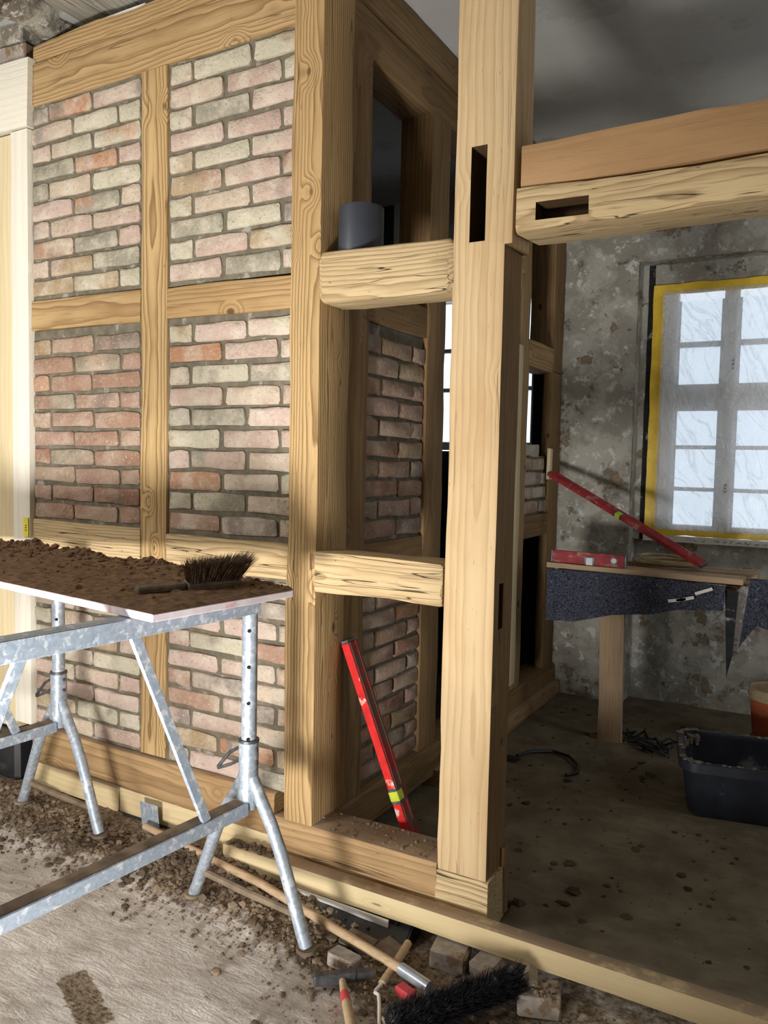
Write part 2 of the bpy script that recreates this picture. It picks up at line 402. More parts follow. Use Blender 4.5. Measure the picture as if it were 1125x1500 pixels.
class MB:
    """collects verts and faces, joined into one mesh"""

    def __init__(self):
        self.v, self.f = [], []

    def add(self, v, f):
        o = len(self.v)
        self.v += [Vector(a) for a in v]
        self.f += [[i + o for i in g] for g in f]
        return self

    def box(self, a, b, ch=0.0):
        x0, y0, z0 = a
        x1, y1, z1 = b
        c = ch
        if c <= 0:
            v = [(x, y, z) for z in (z0, z1) for y in (y0, y1) for x in (x0, x1)]
            return self.add(v, [[0, 2, 3, 1], [4, 5, 7, 6], [0, 1, 5, 4], [2, 6, 7, 3], [0, 4, 6, 2], [1, 3, 7, 5]])
        v, idx = [], {}
        for zi, zz in ((0, z0), (1, z1)):
            for yi, yy in ((0, y0), (1, y1)):
                for xi, xx in ((0, x0), (1, x1)):
                    sx, sy, sz = 1 - 2 * xi, 1 - 2 * yi, 1 - 2 * zi
                    idx[(xi, yi, zi)] = len(v)
                    v += [(xx, yy + sy * c, zz + sz * c), (xx + sx * c, yy, zz + sz * c), (xx + sx * c, yy + sy * c, zz)]
        I = lambda x, y, z, k: idx[(x, y, z)] + k
        f = []
        for s in (0, 1):
            q = [I(s, 0, 0, 0), I(s, 1, 0, 0), I(s, 1, 1, 0), I(s, 0, 1, 0)]
            f.append(q if s else q[::-1])
            q = [I(0, s, 0, 1), I(1, s, 0, 1), I(1, s, 1, 1), I(0, s, 1, 1)]
            f.append(q[::-1] if s else q)
            q = [I(0, 0, s, 2), I(1, 0, s, 2), I(1, 1, s, 2), I(0, 1, s, 2)]
            f.append(q if s else q[::-1])
        for a_ in (0, 1):
            for b_ in (0, 1):
                q = [I(0, a_, b_, 1), I(1, a_, b_, 1), I(1, a_, b_, 2), I(0, a_, b_, 2)]
                f.append(q if a_ == b_ else q[::-1])
                q = [I(a_, 0, b_, 0), I(a_, 1, b_, 0), I(a_, 1, b_, 2), I(a_, 0, b_, 2)]
                f.append(q[::-1] if a_ == b_ else q)
                q = [I(a_, b_, 0, 0), I(a_, b_, 1, 0), I(a_, b_, 1, 1), I(a_, b_, 0, 1)]
                f.append(q if a_ == b_ else q[::-1])
        for k, b0 in idx.items():
            f.append([b0, b0 + 1, b0 + 2] if sum(k) % 2 else [b0, b0 + 2, b0 + 1])
        return self.add(v, f)

    def tube(self, pts, r, n=10, cap=True):
        pts = [Vector(p) for p in pts]
        rs = r if isinstance(r, (list, tuple)) else [r] * len(pts)
        ref = None
        rings = []
        for i, p in enumerate(pts):
            t = (pts[min(i + 1, len(pts) - 1)] - pts[max(i - 1, 0)]).normalized()
            if ref is None:
                ref = t.orthogonal().normalized()
            ref = (ref - t * ref.dot(t)).normalized()
            b = t.cross(ref)
            rings.append([p + (ref * math.cos(2 * math.pi * k / n) + b * math.sin(2 * math.pi * k / n)) * rs[i] for k in range(n)])
        v = [a for g in rings for a in g]
        f = []
        for i in range(len(pts) - 1):
            for k in range(n):
                f.append([i * n + k, i * n + (k + 1) % n, (i + 1) * n + (k + 1) % n, (i + 1) * n + k])
        if cap:
            f.append(list(range(n))[::-1])
            f.append([(len(pts) - 1) * n + k for k in range(n)])
        return self.add(v, f)

    def lathe(self, prof, c=(0, 0, 0), n=24):
        v = [(c[0] + r * math.cos(2 * math.pi * k / n), c[1] + r * math.sin(2 * math.pi * k / n), c[2] + z) for r, z in prof for k in range(n)]
        f = [[i * n + k, i * n + (k + 1) % n, (i + 1) * n + (k + 1) % n, (i + 1) * n + k] for i in range(len(prof) - 1) for k in range(n)]
        return self.add(v, f)

    def lump(self, c, r, seed, sq=(1, 1, 0.7)):
        bm = bmesh.new()
        bmesh.ops.create_icosphere(bm, subdivisions=1, radius=1.0)
        rr = random.Random(seed)
        v = []
        for a in bm.verts:
            k = r * (0.72 + 0.5 * rr.random())
            v.append((c[0] + a.co.x * k * sq[0], c[1] + a.co.y * k * sq[1], c[2] + a.co.z * k * sq[2]))
        f = [[x.index for x in g.verts] for g in bm.faces]
        bm.free()
        return self.add(v, f)

    def build(self, name, mat, parent=None, mw=None, smooth=True, ang=0.6):
        if mw is not None:
            pass
        return meshobj(name, self.v, self.f, mat, parent, mw, smooth, ang)


def timber(name, p0, p1, w, h, mat, parent=None, side=(0, 1, 0), ch=0.006, amp=0.0025, seed=None, cuts=None, bow=0.0, endch=0.0, seg=0.10):
    """a hewn timber from p0 to p1; w across the side axis, h across the other"""
    seed = seed if seed is not None else random.random() * 100
    mw = axes(p0, p1, side)
    L = (Vector(p1) - Vector(p0)).length
    n = max(3, int(L / seg))
    sec = []
    for sx, sy, a0 in ((1, 1, 0), (-1, 1, 90), (-1, -1, 180), (1, -1, 270)):
        for da in (0, 45, 90):
            a = math.radians(a0 + da)
            sec.append((sx, sy, math.cos(a), math.sin(a)))
    xs = [-L / 2 + L * i / n for i in range(n + 1)]
    rings = []
    if endch > 0:
        xs = [-L / 2] + [-L / 2 + endch] + xs[1:-1] + [L / 2 - endch] + [L / 2]
    v = []
    for i, x in enumerate(xs):
        sh = endch * 0.7 if endch > 0 and i in (0, len(xs) - 1) else 0.0
        for k, (sx, sy, ca, sa) in enumerate(sec):
            q = k // 3
            d = noise.noise(Vector((x * 3.1 + seed, q * 7.7, seed * 1.7))) * amp * 1.6 + noise.noise(Vector((x * 17 + seed, q * 3.3, seed))) * amp * 0.7
            c2 = ch * (1.0 + 0.7 * noise.noise(Vector((x * 5 + seed * 2, q * 5.1, 3.3))))
            y = sx * (w / 2 - c2 - sh) + ca * c2 + sx * d
            z = sy * (h / 2 - c2 - sh) + sa * c2 + sy * d + bow * (1 - (2 * x / L) ** 2)
            v.append((x, y, z))
    m = 12
    f = [[i * m + k, i * m + (k + 1) % m, (i + 1) * m + (k + 1) % m, (i + 1) * m + k] for i in range(len(xs) - 1) for k in range(m)]
    f.append(list(range(m))[::-1])
    f.append([(len(xs) - 1) * m + k for k in range(m)])
    o = meshobj(name, v, f, mat, parent, mw, True, 0.75)
    if cuts:
        for c in cuts:
            cut(o, *c)
    return o


def cut(o, a, b, mat='cavity'):
    """carve a world-space box out of an object's mesh"""
    cb = MB().box(a, b)
    me = bpy.data.meshes.new('cutter')
    me.from_pydata([tuple(WM[o].inverted() @ q) for q in cb.v], [], cb.f)
    me.materials.append(M[mat])
    t = bpy.data.objects.new('cutter', me)
    t2 = bpy.data.objects.new('carved', o.data)
    COL.objects.link(t)
    COL.objects.link(t2)
    md = t2.modifiers.new('b', 'BOOLEAN')
    md.operation = 'DIFFERENCE'
    md.object = t
    md.solver = 'EXACT'
    md.material_mode = 'TRANSFER'
    dg = bpy.context.evaluated_depsgraph_get()
    new = bpy.data.meshes.new_from_object(t2.evaluated_get(dg))
    old = o.data
    nm = old.name
    o.data = new
    bpy.data.objects.remove(t2)
    bpy.data.objects.remove(t)
    bpy.data.meshes.remove(old)
    bpy.data.meshes.remove(me)
    new.name = nm
    new.set_sharp_from_angle(angle=0.6)


# ------------------------------------------------------------------ bricks
def brick_mesh(seed, L, H, D=0.05):
    """brick with an irregular worn front outline; local x along, z up, front at y=0 facing -y"""
    r = random.Random(seed)
    per = []
    nx = 4
    for i in range(nx):
        per.append((-L / 2 + L * (0.028 + 0.944 * i / (nx - 1)), -H / 2))
    per.append((L / 2, -H * 0.36))
    per.append((L / 2, H * 0.38))
    for i in range(nx):
        per.append((L / 2 - L * (0.028 + 0.944 * i / (nx - 1)), H / 2))
    per.append((-L / 2, H * 0.37))
    per.append((-L / 2, -H * 0.37))
    per = [(x + r.uniform(-1, 1) * 0.0035, z + r.uniform(-1, 1) * 0.0035) for x, z in per]
    n = len(per)
    v = [(x, D, z) for x, z in per] + [(x, 0.006 + r.uniform(-0.002, 0.002), z) for x, z in per]
    v += [(x * (1 - 0.010 / L * 2), r.uniform(-0.0015, 0.0015), z * (1 - 0.008 / H * 2)) for x, z in per]
    f = []
    for i in range(n):
        j = (i + 1) % n
        f.append([i, j, n + j, n + i])
        f.append([n + i, n + j, 2 * n + j, 2 * n + i])
    f.append([2 * n + i for i in range(n)])
    me = bpy.data.meshes.new('brick')
    me.from_pydata(v, [], f)
    me.shade_smooth()
    me.set_sharp_from_angle(angle=0.9)
    return me


BM = {}
for key, mat in (('brick', M['brick']), ('brick_red', M['brick_red'])):
    for kind, L in (('full', 0.26), ('half', 0.115), ('part', 0.19)):
        BM[key, kind] = []
        for s in range(6):
            me = brick_mesh(s * 31 + len(kind), L, 0.070)
            me.materials.append(mat)
            BM[key, kind].append((me, L))


def lay(panel, rows, H0, H1, origin, ux, front, key, jit=0.0025):
    """rows: top row first; each a list of (start, end) along ux; bricks become parts of the panel"""
    n = len(rows)
    pitch = (H1 - H0) / n
    ux = Vector(ux)
    fy = Vector(front)          # outward normal
    rot = Matrix((( ux.x, -fy.x, 0, 0), (ux.y, -fy.y, 0, 0), (0, 0, 1, 0), (0, 0, 0, 1)))
    for i, row in enumerate(rows):
        zc = H1 - (i + 0.5) * pitch
        for a, b in row:
            w = b - a
            kind = 'full' if w > 0.225 else ('part' if w > 0.15 else 'half')
            me, L = random.choice(BM[key, kind])
            o = bpy.data.objects.new('brick', me)
            h = (pitch - 0.0155) / 0.070
            pos = Vector(origin) + ux * ((a + b) / 2) + fy * random.uniform(-0.001, 0.005)
            pos.z = zc + random.uniform(-jit, jit)
            sc = Matrix.Diagonal((w / L * random.uniform(0.985, 1.01), 1, h * random.uniform(0.96, 1.03), 1))
            fl = Matrix.Rotation(random.uniform(-0.008, 0.008), 4, Vector(fy))
            link(o, panel, Matrix.Translation(pos) @ fl @ rot @ sc)


def mortar_panel(name, a, b, axis, parent, depth=0.07, seed=0):
    """slab with an uneven troweled face; axis 'y' faces -y, axis 'x' faces +x"""
    (u0, z0), (u1, z1), pl = a, b[:2], b[2]
    nu, nz = max(4, int((u1 - u0) / 0.03)), max(4, int((z1 - z0) / 0.03))
    v, f = [], []
    for j in range(nz + 1):
        for i in range(nu + 1):
            u, z = u0 + (u1 - u0) * i / nu, z0 + (z1 - z0) * j / nz
            d = noise.noise(Vector((u * 14, z * 14, seed))) * 0.003
            v.append((u, pl + 0.011 + d, z) if axis == 'y' else (pl - 0.011 - d, u, z))
    for j in range(nz):
        for i in range(nu):
            k = j * (nu + 1) + i
            f.append([k, k + 1, k + nu + 2, k + nu + 1])
    m = MB().add(v, f)
    if axis == 'y':
        m.box((u0, pl + 0.014, z0), (u1, pl + depth, z1))
    else:
        m.box((pl - depth, u0, z0), (pl - 0.014, u1, z1))
    return m.build(name, M['mortar'], parent, None, True, 1.0)


# ------------------------------------------------------------------ room shell
def slab(name, a, b, mat, parent=None, kind='structure'):
    o = MB().box(a, b).build(name, mat, parent, None, False)
    if parent is None:
        o['kind'] = kind
    return o


def ground_z(x, y):
    z = 0.035
    if y < 0:
        dip = math.exp(-((x - 0.85) / 0.55) ** 2) * max(0.0, 1 - abs(y + 0.2) / 0.5)
        z -= 0.045 * min(1, dip * 1.3)
        heap = max(0.0, 1 - abs(y + 0.10) / 0.34) * max(0.0, min(1.0, (0.55 - x) / 0.5))
        z += 0.050 * heap * (0.6 + 0.8 * noise.noise(Vector((x * 3, y * 3, 1))))
        # clods round the foot of the wall
        z += heap * 0.028 * abs(noise.noise(Vector((x * 16, y * 16, 5))))
    else:
        z += 0.03 * max(0.0, 1 - abs(y - 0.14) / 0.16) * (0.6 + noise.noise(Vector((x * 5, y * 5, 4)))) * (1 if x > 0.85 else 0)
    z += 0.006 * noise.noise(Vector((x * 4, y * 4, 0))) + 0.0035 * noise.noise(Vector((x * 14, y * 30, 2)))
    return z


def make_floor():
    xs = [-3.2, -2.4] + list(np.arange(-1.95, 1.95, 0.016)) + [2.4, 3.0, 4.0]
    ys = [-4.4, -3.2, -2.2] + list(np.arange(-1.35, 3.06, 0.016)) + [3.2]
    nx, ny = len(xs), len(ys)
    v, la = [], []
    for y in ys:
        for x in xs:
            z = ground_z(x, y)
            v.append((x, y, z))
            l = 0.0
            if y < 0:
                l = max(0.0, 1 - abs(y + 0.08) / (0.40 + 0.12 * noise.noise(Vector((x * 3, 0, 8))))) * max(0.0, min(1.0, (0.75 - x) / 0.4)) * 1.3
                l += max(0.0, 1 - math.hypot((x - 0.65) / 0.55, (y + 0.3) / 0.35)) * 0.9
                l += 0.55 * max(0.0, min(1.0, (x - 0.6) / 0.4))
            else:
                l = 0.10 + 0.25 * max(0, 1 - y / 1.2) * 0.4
            if y < -0.5:  # darker oblong patch on the foreground floor, blended through the same mask
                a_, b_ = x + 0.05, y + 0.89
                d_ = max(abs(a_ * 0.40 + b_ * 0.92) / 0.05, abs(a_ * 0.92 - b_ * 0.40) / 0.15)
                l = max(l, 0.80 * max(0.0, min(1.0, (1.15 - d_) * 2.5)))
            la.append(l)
    f = [[j * nx + i, j * nx + i + 1, (j + 1) * nx + i + 1, (j + 1) * nx + i] for j in range(ny - 1) for i in range(nx - 1)]
    o = meshobj('floor', v, f, M['floor'], None, None, True, 1.2)
    at = o.data.attributes.new('loam', 'FLOAT', 'POINT')  # mask also carries the darker foreground patch
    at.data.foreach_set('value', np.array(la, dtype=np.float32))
    at = o.data.attributes.new('earth', 'FLOAT', 'POINT')
    at.data.foreach_set('value', np.array([max(0.0, min(1.0, (p[1] + 0.02) / 0.12)) for p in v], dtype=np.float32))
    o['kind'] = 'structure'
    return o


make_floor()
slab('ceiling_front', (-3.2, -4.4, 3.62), (4.0, 0.02, 3.75), M['room'])
slab('ceiling_back', (-3.2, 0.02, 3.5), (4.0, 3.3, 3.75), M['ceil'])
slab('wall_front', (-3.2, -4.5, -0.1), (4.0, -4.4, 3.75), M['room'])
slab('wall_right', (4.0, -4.5, -0.1), (4.1, 3.3, 3.75), M['room'])
slab('wall_side', (-3.3, -4.5, -0.1), (-3.2, 3.3, 3.75), M['room'])
slab('wall_hall', (-3.2, 0.16, 0.0), (-1.78, 0.30, 3.62), M['room'])
slab('wall_shade_slab', (-0.20, 0.2, 0.05), (-0.19, 0.21, 0.06), M['room_shade'])


def rough_wall(name, x0, x1, z0, z1, y, thick, mat, parent=None, amp=0.016, step=0.035):
    nu, nz = max(2, int((x1 - x0) / step)), max(2, int((z1 - z0) / step))
    v, f = [], []
    for j in range(nz + 1):
        for i in range(nu + 1):
            x, z = x0 + (x1 - x0) * i / nu, z0 + (z1 - z0) * j / nz
            d = noise.fractal(Vector((x * 4, z * 4, y)), 0.8, 2.1, 5) * amp
            v.append((x, y + d, z))
    for j in range(nz):
        for i in range(nu):
            k = j * (nu + 1) + i
            f.append([k, k + 1, k + nu + 2, k + nu + 1])
    m = MB().add(v, f).box((x0, y + amp * 0.8, z0), (x1, y + thick, z1))
    return m.build(name, mat, parent, None, True, 1.3)


wb = empty('wall_back', (1.0, 2.9, 0.0), kind='structure')
OP = M['oldplaster']
rough_wall('pier', 0.08, 0.60, -0.05, 3.5, 2.9, 0.55, OP, wb)
rough_wall('lintel', 0.60, 1.72, 2.90, 3.5, 2.9, 0.55, OP, wb)
rough_wall('pier', 1.72, 4.0, -0.05, 3.5, 2.9, 0.55, OP, wb)
rough_wall('parapet', 0.60, 1.72, -0.05, 1.12, 3.10, 0.35, OP, wb, amp=0.02)
rough_wall('jamb_edge', 1.615, 1.73, 1.12, 2.90, 3.03, 0.3, OP, wb, amp=0.008)
rough_wall('jamb_edge', 0.595, 0.638, 1.12, 2.90, 3.03, 0.3, OP, wb, amp=0.008)
rough_wall('jamb_strip', 0.638, 0.675, 1.12, 2.90, 3.04, 0.3, M['tar'], wb, amp=0.010)
slab('lintel_strip', (0.6, 3.05, 2.765), (1.72, 3.3, 2.9), M['oldplaster'], wb)
slab('far_pier', (-0.078, 2.9, -0.05), (0.08, 3.45, 3.5), M['room_shade'], wb)
slab('far_pier', (-3.2, 2.9, -0.05), (-1.2, 3.45, 3.5), M['room_shade'], wb)
slab('far_parapet', (-1.2, 2.9, -0.05), (-0.078, 3.45, 1.68), M['room_shade'], wb)
slab('far_lintel', (-1.2, 2.9, 2.85), (-0.078, 3.45, 3.5), M['ceil'], wb)
bpy.data.objects.remove(bpy.data.objects['wall_shade_slab'])
slab('wall_store', (-3.2, 0.30, 0.0), (-3.1, 2.9, 3.5), M['room_shade'])


# windows
def window(idx, x0, x1, z0, z1, y, mull, rows, frame_w, sill=True):
    w = empty('window_%d' % idx, ((x0 + x1) / 2, y, z0), kind='structure')
    fm = M['frame']
    m = MB()
    m.box((x0, y, z0), (x0 + frame_w, y + 0.06, z1), 0.006)
    m.box((x1 - frame_w, y, z0), (x1, y + 0.06, z1), 0.006)
    m.box((x0 + frame_w, y, z1 - 0.05), (x1 - frame_w, y + 0.06, z1), 0.006)
    m.box((x0 + frame_w, y, z0), (x1 - frame_w, y + 0.06, z0 + 0.06), 0.006)
    m.build('frame', fm, w)
    cells = []
    if mull:
        MB().box((mull[0], y - 0.012, z0 + 0.05), (mull[1], y + 0.055, z1 - 0.04), 0.008).build('mullion', fm, w)
        cells = [(x0 + frame_w, mull[0]), (mull[1], x1 - frame_w)]
    else:
        cells = [(x0 + frame_w, x1 - frame_w)]
    for a, b in cells:
        for (ra, rb) in zip(rows[:-1], rows[1:]):
            t = rb[1] - ra[0]
            MB().box((a - 0.003, y + 0.01, ra[0] - 0.0 if False else rb[1]), (b + 0.003, y + 0.045, ra[0]), 0.005).build('glazing_bar', fm, w)
        for lo, hi in rows:
            MB().box((a - 0.002, y + 0.026, lo - 0.002), (b + 0.002, y + 0.030, hi + 0.002)).build('pane', M['glass'], w, None, False)
            # slim stops round each pane
            s = MB()
            s.box((a, y + 0.012, lo), (a + 0.016, y + 0.024, hi))
            s.box((b - 0.016, y + 0.012, lo), (b, y + 0.024, hi))
            s.build('bead', fm, w)
    return w


RW = [(2.40, 2.66), (2.13, 2.365), (1.74, 1.96), (1.47, 1.715), (1.225, 1.445)]
w1 = window(1, 0.68, 1.62, 1.165, 2.765, 3.05, (1.10, 1.185), RW, 0.145)
for px, pz in ((1.165, 2.27), (1.165, 2.245), (1.165, 2.22), (1.155, 1.49), (1.155, 1.47), (1.155, 1.45)):
    MB().lathe([(0.0001, 0), (0.007, 0), (0.007, 0.004), (0.0001, 0.004)], n=10).build('knob_hole', M['hole'], w1, Matrix.Translation((px, 3.037, pz)) @ Matrix.Rotation(math.pi / 2, 4, 'X'))
# yellow tape round the frame, film under it
def strip(name, a, b, y, mat, parent, seed, wob=0.006, th=0.002):
    """wavy-edged flat tape between corners a (x,z) and b (x,z)"""
    n = 26
    v, f = [], []
    horiz = abs(b[0] - a[0]) > abs(b[1] - a[1])
    for i in range(n + 1):
        t = i / n
        for s in (0, 1):
            w = noise.noise(Vector((t * 9 + seed, s * 4.2, seed))) * wob
            if horiz:
                p = (a[0] + (b[0] - a[0]) * t, (a[1], b[1])[s] + w)
            else:
                p = ((a[0], b[0])[s] + w, a[1] + (b[1] - a[1]) * t)
            yy = y + noise.noise(Vector((t * 14 + seed, s * 2.0, 7))) * 0.003
            v += [(p[0], yy, p[1]), (p[0], yy + th, p[1])]
    for i in range(n):
        k = i * 4
        f += [[k, k + 4, k + 6, k + 2], [k + 1, k + 3, k + 7, k + 5], [k, k + 1, k + 5, k + 4], [k + 2, k + 6, k + 7, k + 3]]
    return meshobj(name, v, f, mat, parent)


strip('tape', (0.672, 1.15), (0.742, 2.765), 3.026, M['tape'], w1, 1)
strip('tape', (0.675, 2.70), (1.64, 2.768), 3.024, M['tape'], w1, 2, 0.009)
strip('tape', (0.675, 1.155), (1.64, 1.20), 3.024, M['tape'], w1, 3, 0.008)
strip('sill_strip', (0.665, 1.112), (1.66, 1.152), 3.03, M['paper'], w1, 4, 0.002)
sc = MB()
r_ = random.Random(5)
xx = 0.93
while xx < 1.45:
    n_ = r_.randint(4, 6)
    pts = [(xx + 0.007 * k, 3.0275, 1.131 + r_.uniform(-0.009, 0.009)) for k in range(n_)]
    sc.tube(pts, 0.0012, 4)
    xx += 0.007 * n_ + (0.05 if 1.0 < xx < 1.06 else 0.012)
sc.build('handwriting', M['ink'], w1)


def film():
    nu, nz = 70, 110
    v, f = [], []
    for j in range(nz + 1):
        for i in range(nu + 1):
            u, w = i / nu, j / nz
            x, z = 0.735 + 0.90 * u, 1.19 + 1.53 * w
            e = min(u, 1 - u, w, 1 - w) * 6
            rid = noise.noise(Vector((x * 7 + z * 2.5, z * 1.2 - x * 2, 1)))
            rid2 = noise.noise(Vector((x * 16 - z * 6, z * 3, 4)))
            d = min(1, e) * (0.012 * rid + 0.006 * (1 - abs(rid2)) ** 3)
            v.append((x, 3.022 - 0.004 + d * 0.8 - 0.006, z))
    for j in range(nz):
        for i in range(nu):
            k = j * (nu + 1) + i
            f.append([k, k + 1, k + nu + 2, k + nu + 1])
    return meshobj('plastic_film', v, f, M['film'], w1, None, True, 3.0)


film()
w2 = window(2, -1.18, -0.082, 1.69, 2.84, 3.05, (-0.70, -0.66), [(2.44, 2.78), (2.15, 2.41), (1.75, 2.12)], 0.05)

# ------------------------------------------------------------------ brick wall in front (half-timbered)
wl = empty('wall_left', (-0.7, 0.0, 0.0), kind='structure')
timber('top_plate', (-1.445, 0.07, 3.235), (0.02, 0.07, 3.24), 0.14, 0.185, M['pine'], wl, ch=0.008, amp=0.004)
timber('upper_plate', (-1.445, 0.075, 3.375), (0.02, 0.075, 3.375), 0.13, 0.085, M['pine'], wl, ch=0.01, amp=0.006)
timber('stud', (-0.688, 0.068, 0.34), (-0.688, 0.068, 3.145), 0.14, 0.146, M['pine_fine'], wl, ch=0.005)
timber('middle_rail', (-1.45, 0.068, 2.222), (-0.762, 0.068, 2.217), 0.14, 0.132, M['pine'], wl)
timber('middle_rail', (-0.614, 0.068, 2.214), (0.03, 0.068, 2.209), 0.14, 0.122, M['pine'], wl)
timber('lower_rail', (-1.45, 0.066, 1.232), (-0.762, 0.066, 1.228), 0.14, 0.135, M['worm'], wl)
timber('lower_rail', (-0.614, 0.068, 1.214), (0.03, 0.068, 1.214), 0.14, 0.136, M['worm'], wl)
timber('sill_beam', (-1.44, 0.06, 0.255), (-0.03, 0.06, 0.245), 0.16, 0.165, M['sill'], wl, ch=0.014, amp=0.006)
timber('base_board', (-1.42, 0.03, 0.118), (-0.86, 0.03, 0.112), 0.12, 0.105, M['fresh'], wl)
timber('base_board', (-0.85, 0.03, 0.115), (-0.035, 0.03, 0.112), 0.12, 0.115, M['fresh'], wl)
cp = timber('corner_post', (0.083, 0.07, 0.215), (0.083, 0.07, 3.5), 0.20, 0.131, M['pine_fine'], wl, ch=0.007, amp=0.003)
meshes = []
LX = [[(-1.443, -1.335), (-1.319, -1.061), (-1.046, -0.771)], [(-1.443, -1.178), (-1.165, -0.899), (-0.883, -0.771)]]
RX = [[(-0.602, -0.490), (-0.476, -0.205), (-0.187, 0.022)], [(-0.602, -0.336), (-0.315, -0.057), (-0.039, 0.022)]]


def jig(rows):
    out = []
    for row in rows:
        d = [random.uniform(-0.008, 0.008) for _ in row]
        r = [list(q) for q in row]
        for i in range(len(r) - 1):
            r[i][1] += d[i]
            r[i + 1][0] += d[i]
        out.append([tuple(q) for q in r])
    return out


for (u0, u1, X) in ((-1.452, -0.755, LX), (-0.622, 0.026, RX)):
    for (z0, z1, n, tz, bz, key, first) in ((2.288, 3.150, 10, 0.012, 0.010, 'brick', 0), (1.292, 2.152, 10, 0.034 if X is LX else 0.02, 0.012, 'brick_red' if X is LX else 'brick', 0), (0.335, 1.152, 10, 0.01, 0.004, 'brick', 1)):
        if X is RX:
            z0 -= 0.008
        pn = mortar_panel('brick_panel', (u0, z0), (u1, z1, 0.0), 'y', wl, seed=z0 * 3 + u0)
        rows = jig([X[(i + first) % 2] for i in range(n)])
        lay(pn, rows, z0 + bz, z1 - tz, (0, 0, 0), (1, 0, 0), (0, -1, 0), key)

# ------------------------------------------------------------------ inner half-timbered wall running back
wm = empty('wall_middle', (0.05, 1.5, 0.0), kind='structure')
XF = 0.12
timber('top_plate', (0.035, 0.17, 3.24), (0.035, 2.9, 3.24), 0.17, 0.175, M['dark'], wm, side=(1, 0, 0), ch=0.01, amp=0.004)
timber('upper_plate', (0.035, 0.17, 3.415), (0.035, 2.9, 3.415), 0.16, 0.165, M['dark'], wm, side=(1, 0, 0), ch=0.01, amp=0.004)
timber('stud', (0.045, 0.262, 0.22), (0.045, 0.262, 3.155), 0.17, 0.165, M['dark'], wm, ch=0.006, side=(1, 0, 0))
timber('stud', (0.04, 0.972, 0.24), (0.04, 0.972, 3.155), 0.165, 0.19, M['dark'], wm, side=(1, 0, 0))
timber('stud', (0.04, 2.11, 0.24), (0.04, 2.11, 3.155), 0.165, 0.26, M['pine'], wm, side=(1, 0, 0))
timber('stud', (0.092, 2.79, 0.24), (0.092, 2.79, 2.20), 0.06, 0.20, M['dark'], wm, side=(1, 0, 0))
timber('stud', (0.04, 2.79, 2.205), (0.04, 2.79, 3.155), 0.165, 0.20, M['dark'], wm, side=(1, 0, 0))
timber('rail', (0.04, 0.34, 2.222), (0.04, 0.885, 2.226), 0.155, 0.135, M['dark'], wm, side=(1, 0, 0))
timber('rail', (0.04, 0.34, 1.196), (0.04, 0.885, 1.196), 0.155, 0.13, M['dark'], wm, side=(1, 0, 0))
timber('rail', (0.045, 2.235, 2.27), (0.045, 2.70, 2.27), 0.155, 0.158, M['pine'], wm, side=(1, 0, 0))
timber('rail', (0.045, 2.235, 1.21), (0.045, 2.70, 1.21), 0.155, 0.14, M['dark'], wm, side=(1, 0, 0))
timber('sill_beam', (0.06, 0.16, 0.165), (0.06, 2.88, 0.165), 0.17, 0.155, M['dark'], wm, side=(1, 0, 0), ch=0.01, amp=0.004)
timber('base_board', (0.10, 1.0, 0.075), (0.10, 2.86, 0.085), 0.17, 0.09, M['sill'], wm, side=(1, 0, 0))
timber('loose_board', (0.148, 1.99, 0.30), (0.140, 1.985, 2.28), 0.024, 0.125, M['cream'], wm, side=(1, 0, 0))
timber('wedge', (0.132, 2.66, 1.50), (0.132, 2.67, 1.70), 0.02, 0.06, M['cream'], wm, side=(1, 0, 0))
IB = [[(0.352, 0.475), (0.487, 0.760), (0.772, 0.878)], [(0.352, 0.635), (0.650, 0.878)]]
for z0, z1, f0, n in ((0.242, 1.135, 1, 11), (1.26, 2.155, 0, 10)):
    pn = mortar_panel('brick_panel', (0.342, z0), (0.885, z1, 0.108), 'x', wm, seed=z0)
    rows = jig([IB[(i + f0) % 2] for i in range(n)])
    lay(pn, rows, z0 + 0.01, z1 - (0.04 if z0 > 1 else 0.01), (0.110, 0, 0), (0, 1, 0), (1, 0, 0), 'brick_red')
pn = mortar_panel('brick_panel', (2.24, 1.28), (2.70, 1.65, 0.108), 'x', wm, seed=9)
lay(pn, [[(2.25, 2.52)], [(2.25, 2.36), (2.375, 2.62)], [(2.25, 2.55), (2.565, 2.66)], [(2.25, 2.40), (2.415, 2.66)], [(2.25, 2.52), (2.535, 2.69)]], 1.285, 1.73, (0.110, 0, 0), (0, 1, 0), (1, 0, 0), 'brick')

# ------------------------------------------------------------------ open timber frame of the doorway
tf = empty('timber_frame', (0.66, 0.0, 0.0), 'open timber door frame with pale planed post, short rails and heavy header', 'frame')
dp = timber('door_post', (0.76, 0.05, 0.235), (0.76, 0.05, 3.62), 0.16, 0.20, M['pale'], tf, ch=0.005, amp=0.003, cuts=[((0.716, -0.2, 2.295), (0.770, 0.11, 2.59)), ((0.836, -0.2, -0.2), (0.95, 0.3, 2.278), 'dark'), ((0.806, 0.012, 1.06), (0.95, 0.05, 1.21))])
tag(dp, 'pale planed door post with a long empty mortise slot near the top')
timber('post_foot', (0.657, 0.046, 0.140), (0.846, 0.046, 0.140), 0.162, 0.19, M['worm'], tf, ch=0.008, amp=0.004)
timber('peg_block', (0.80, 0.125, 0.06), (0.80, 0.125, 0.30), 0.06, 0.10, M['dark'], tf, ch=0.015)
timber('upper_rail', (0.145, 0.04, 2.235), (0.665, 0.04, 2.235), 0.165, 0.175, M['worm'], tf, ch=0.016, amp=0.005, endch=0.02)
timber('lower_rail', (0.147, 0.045, 1.195), (0.655, 0.045, 1.191), 0.165, 0.142, M['worm'], tf, ch=0.007, amp=0.004, endch=0.006, bow=0.004)
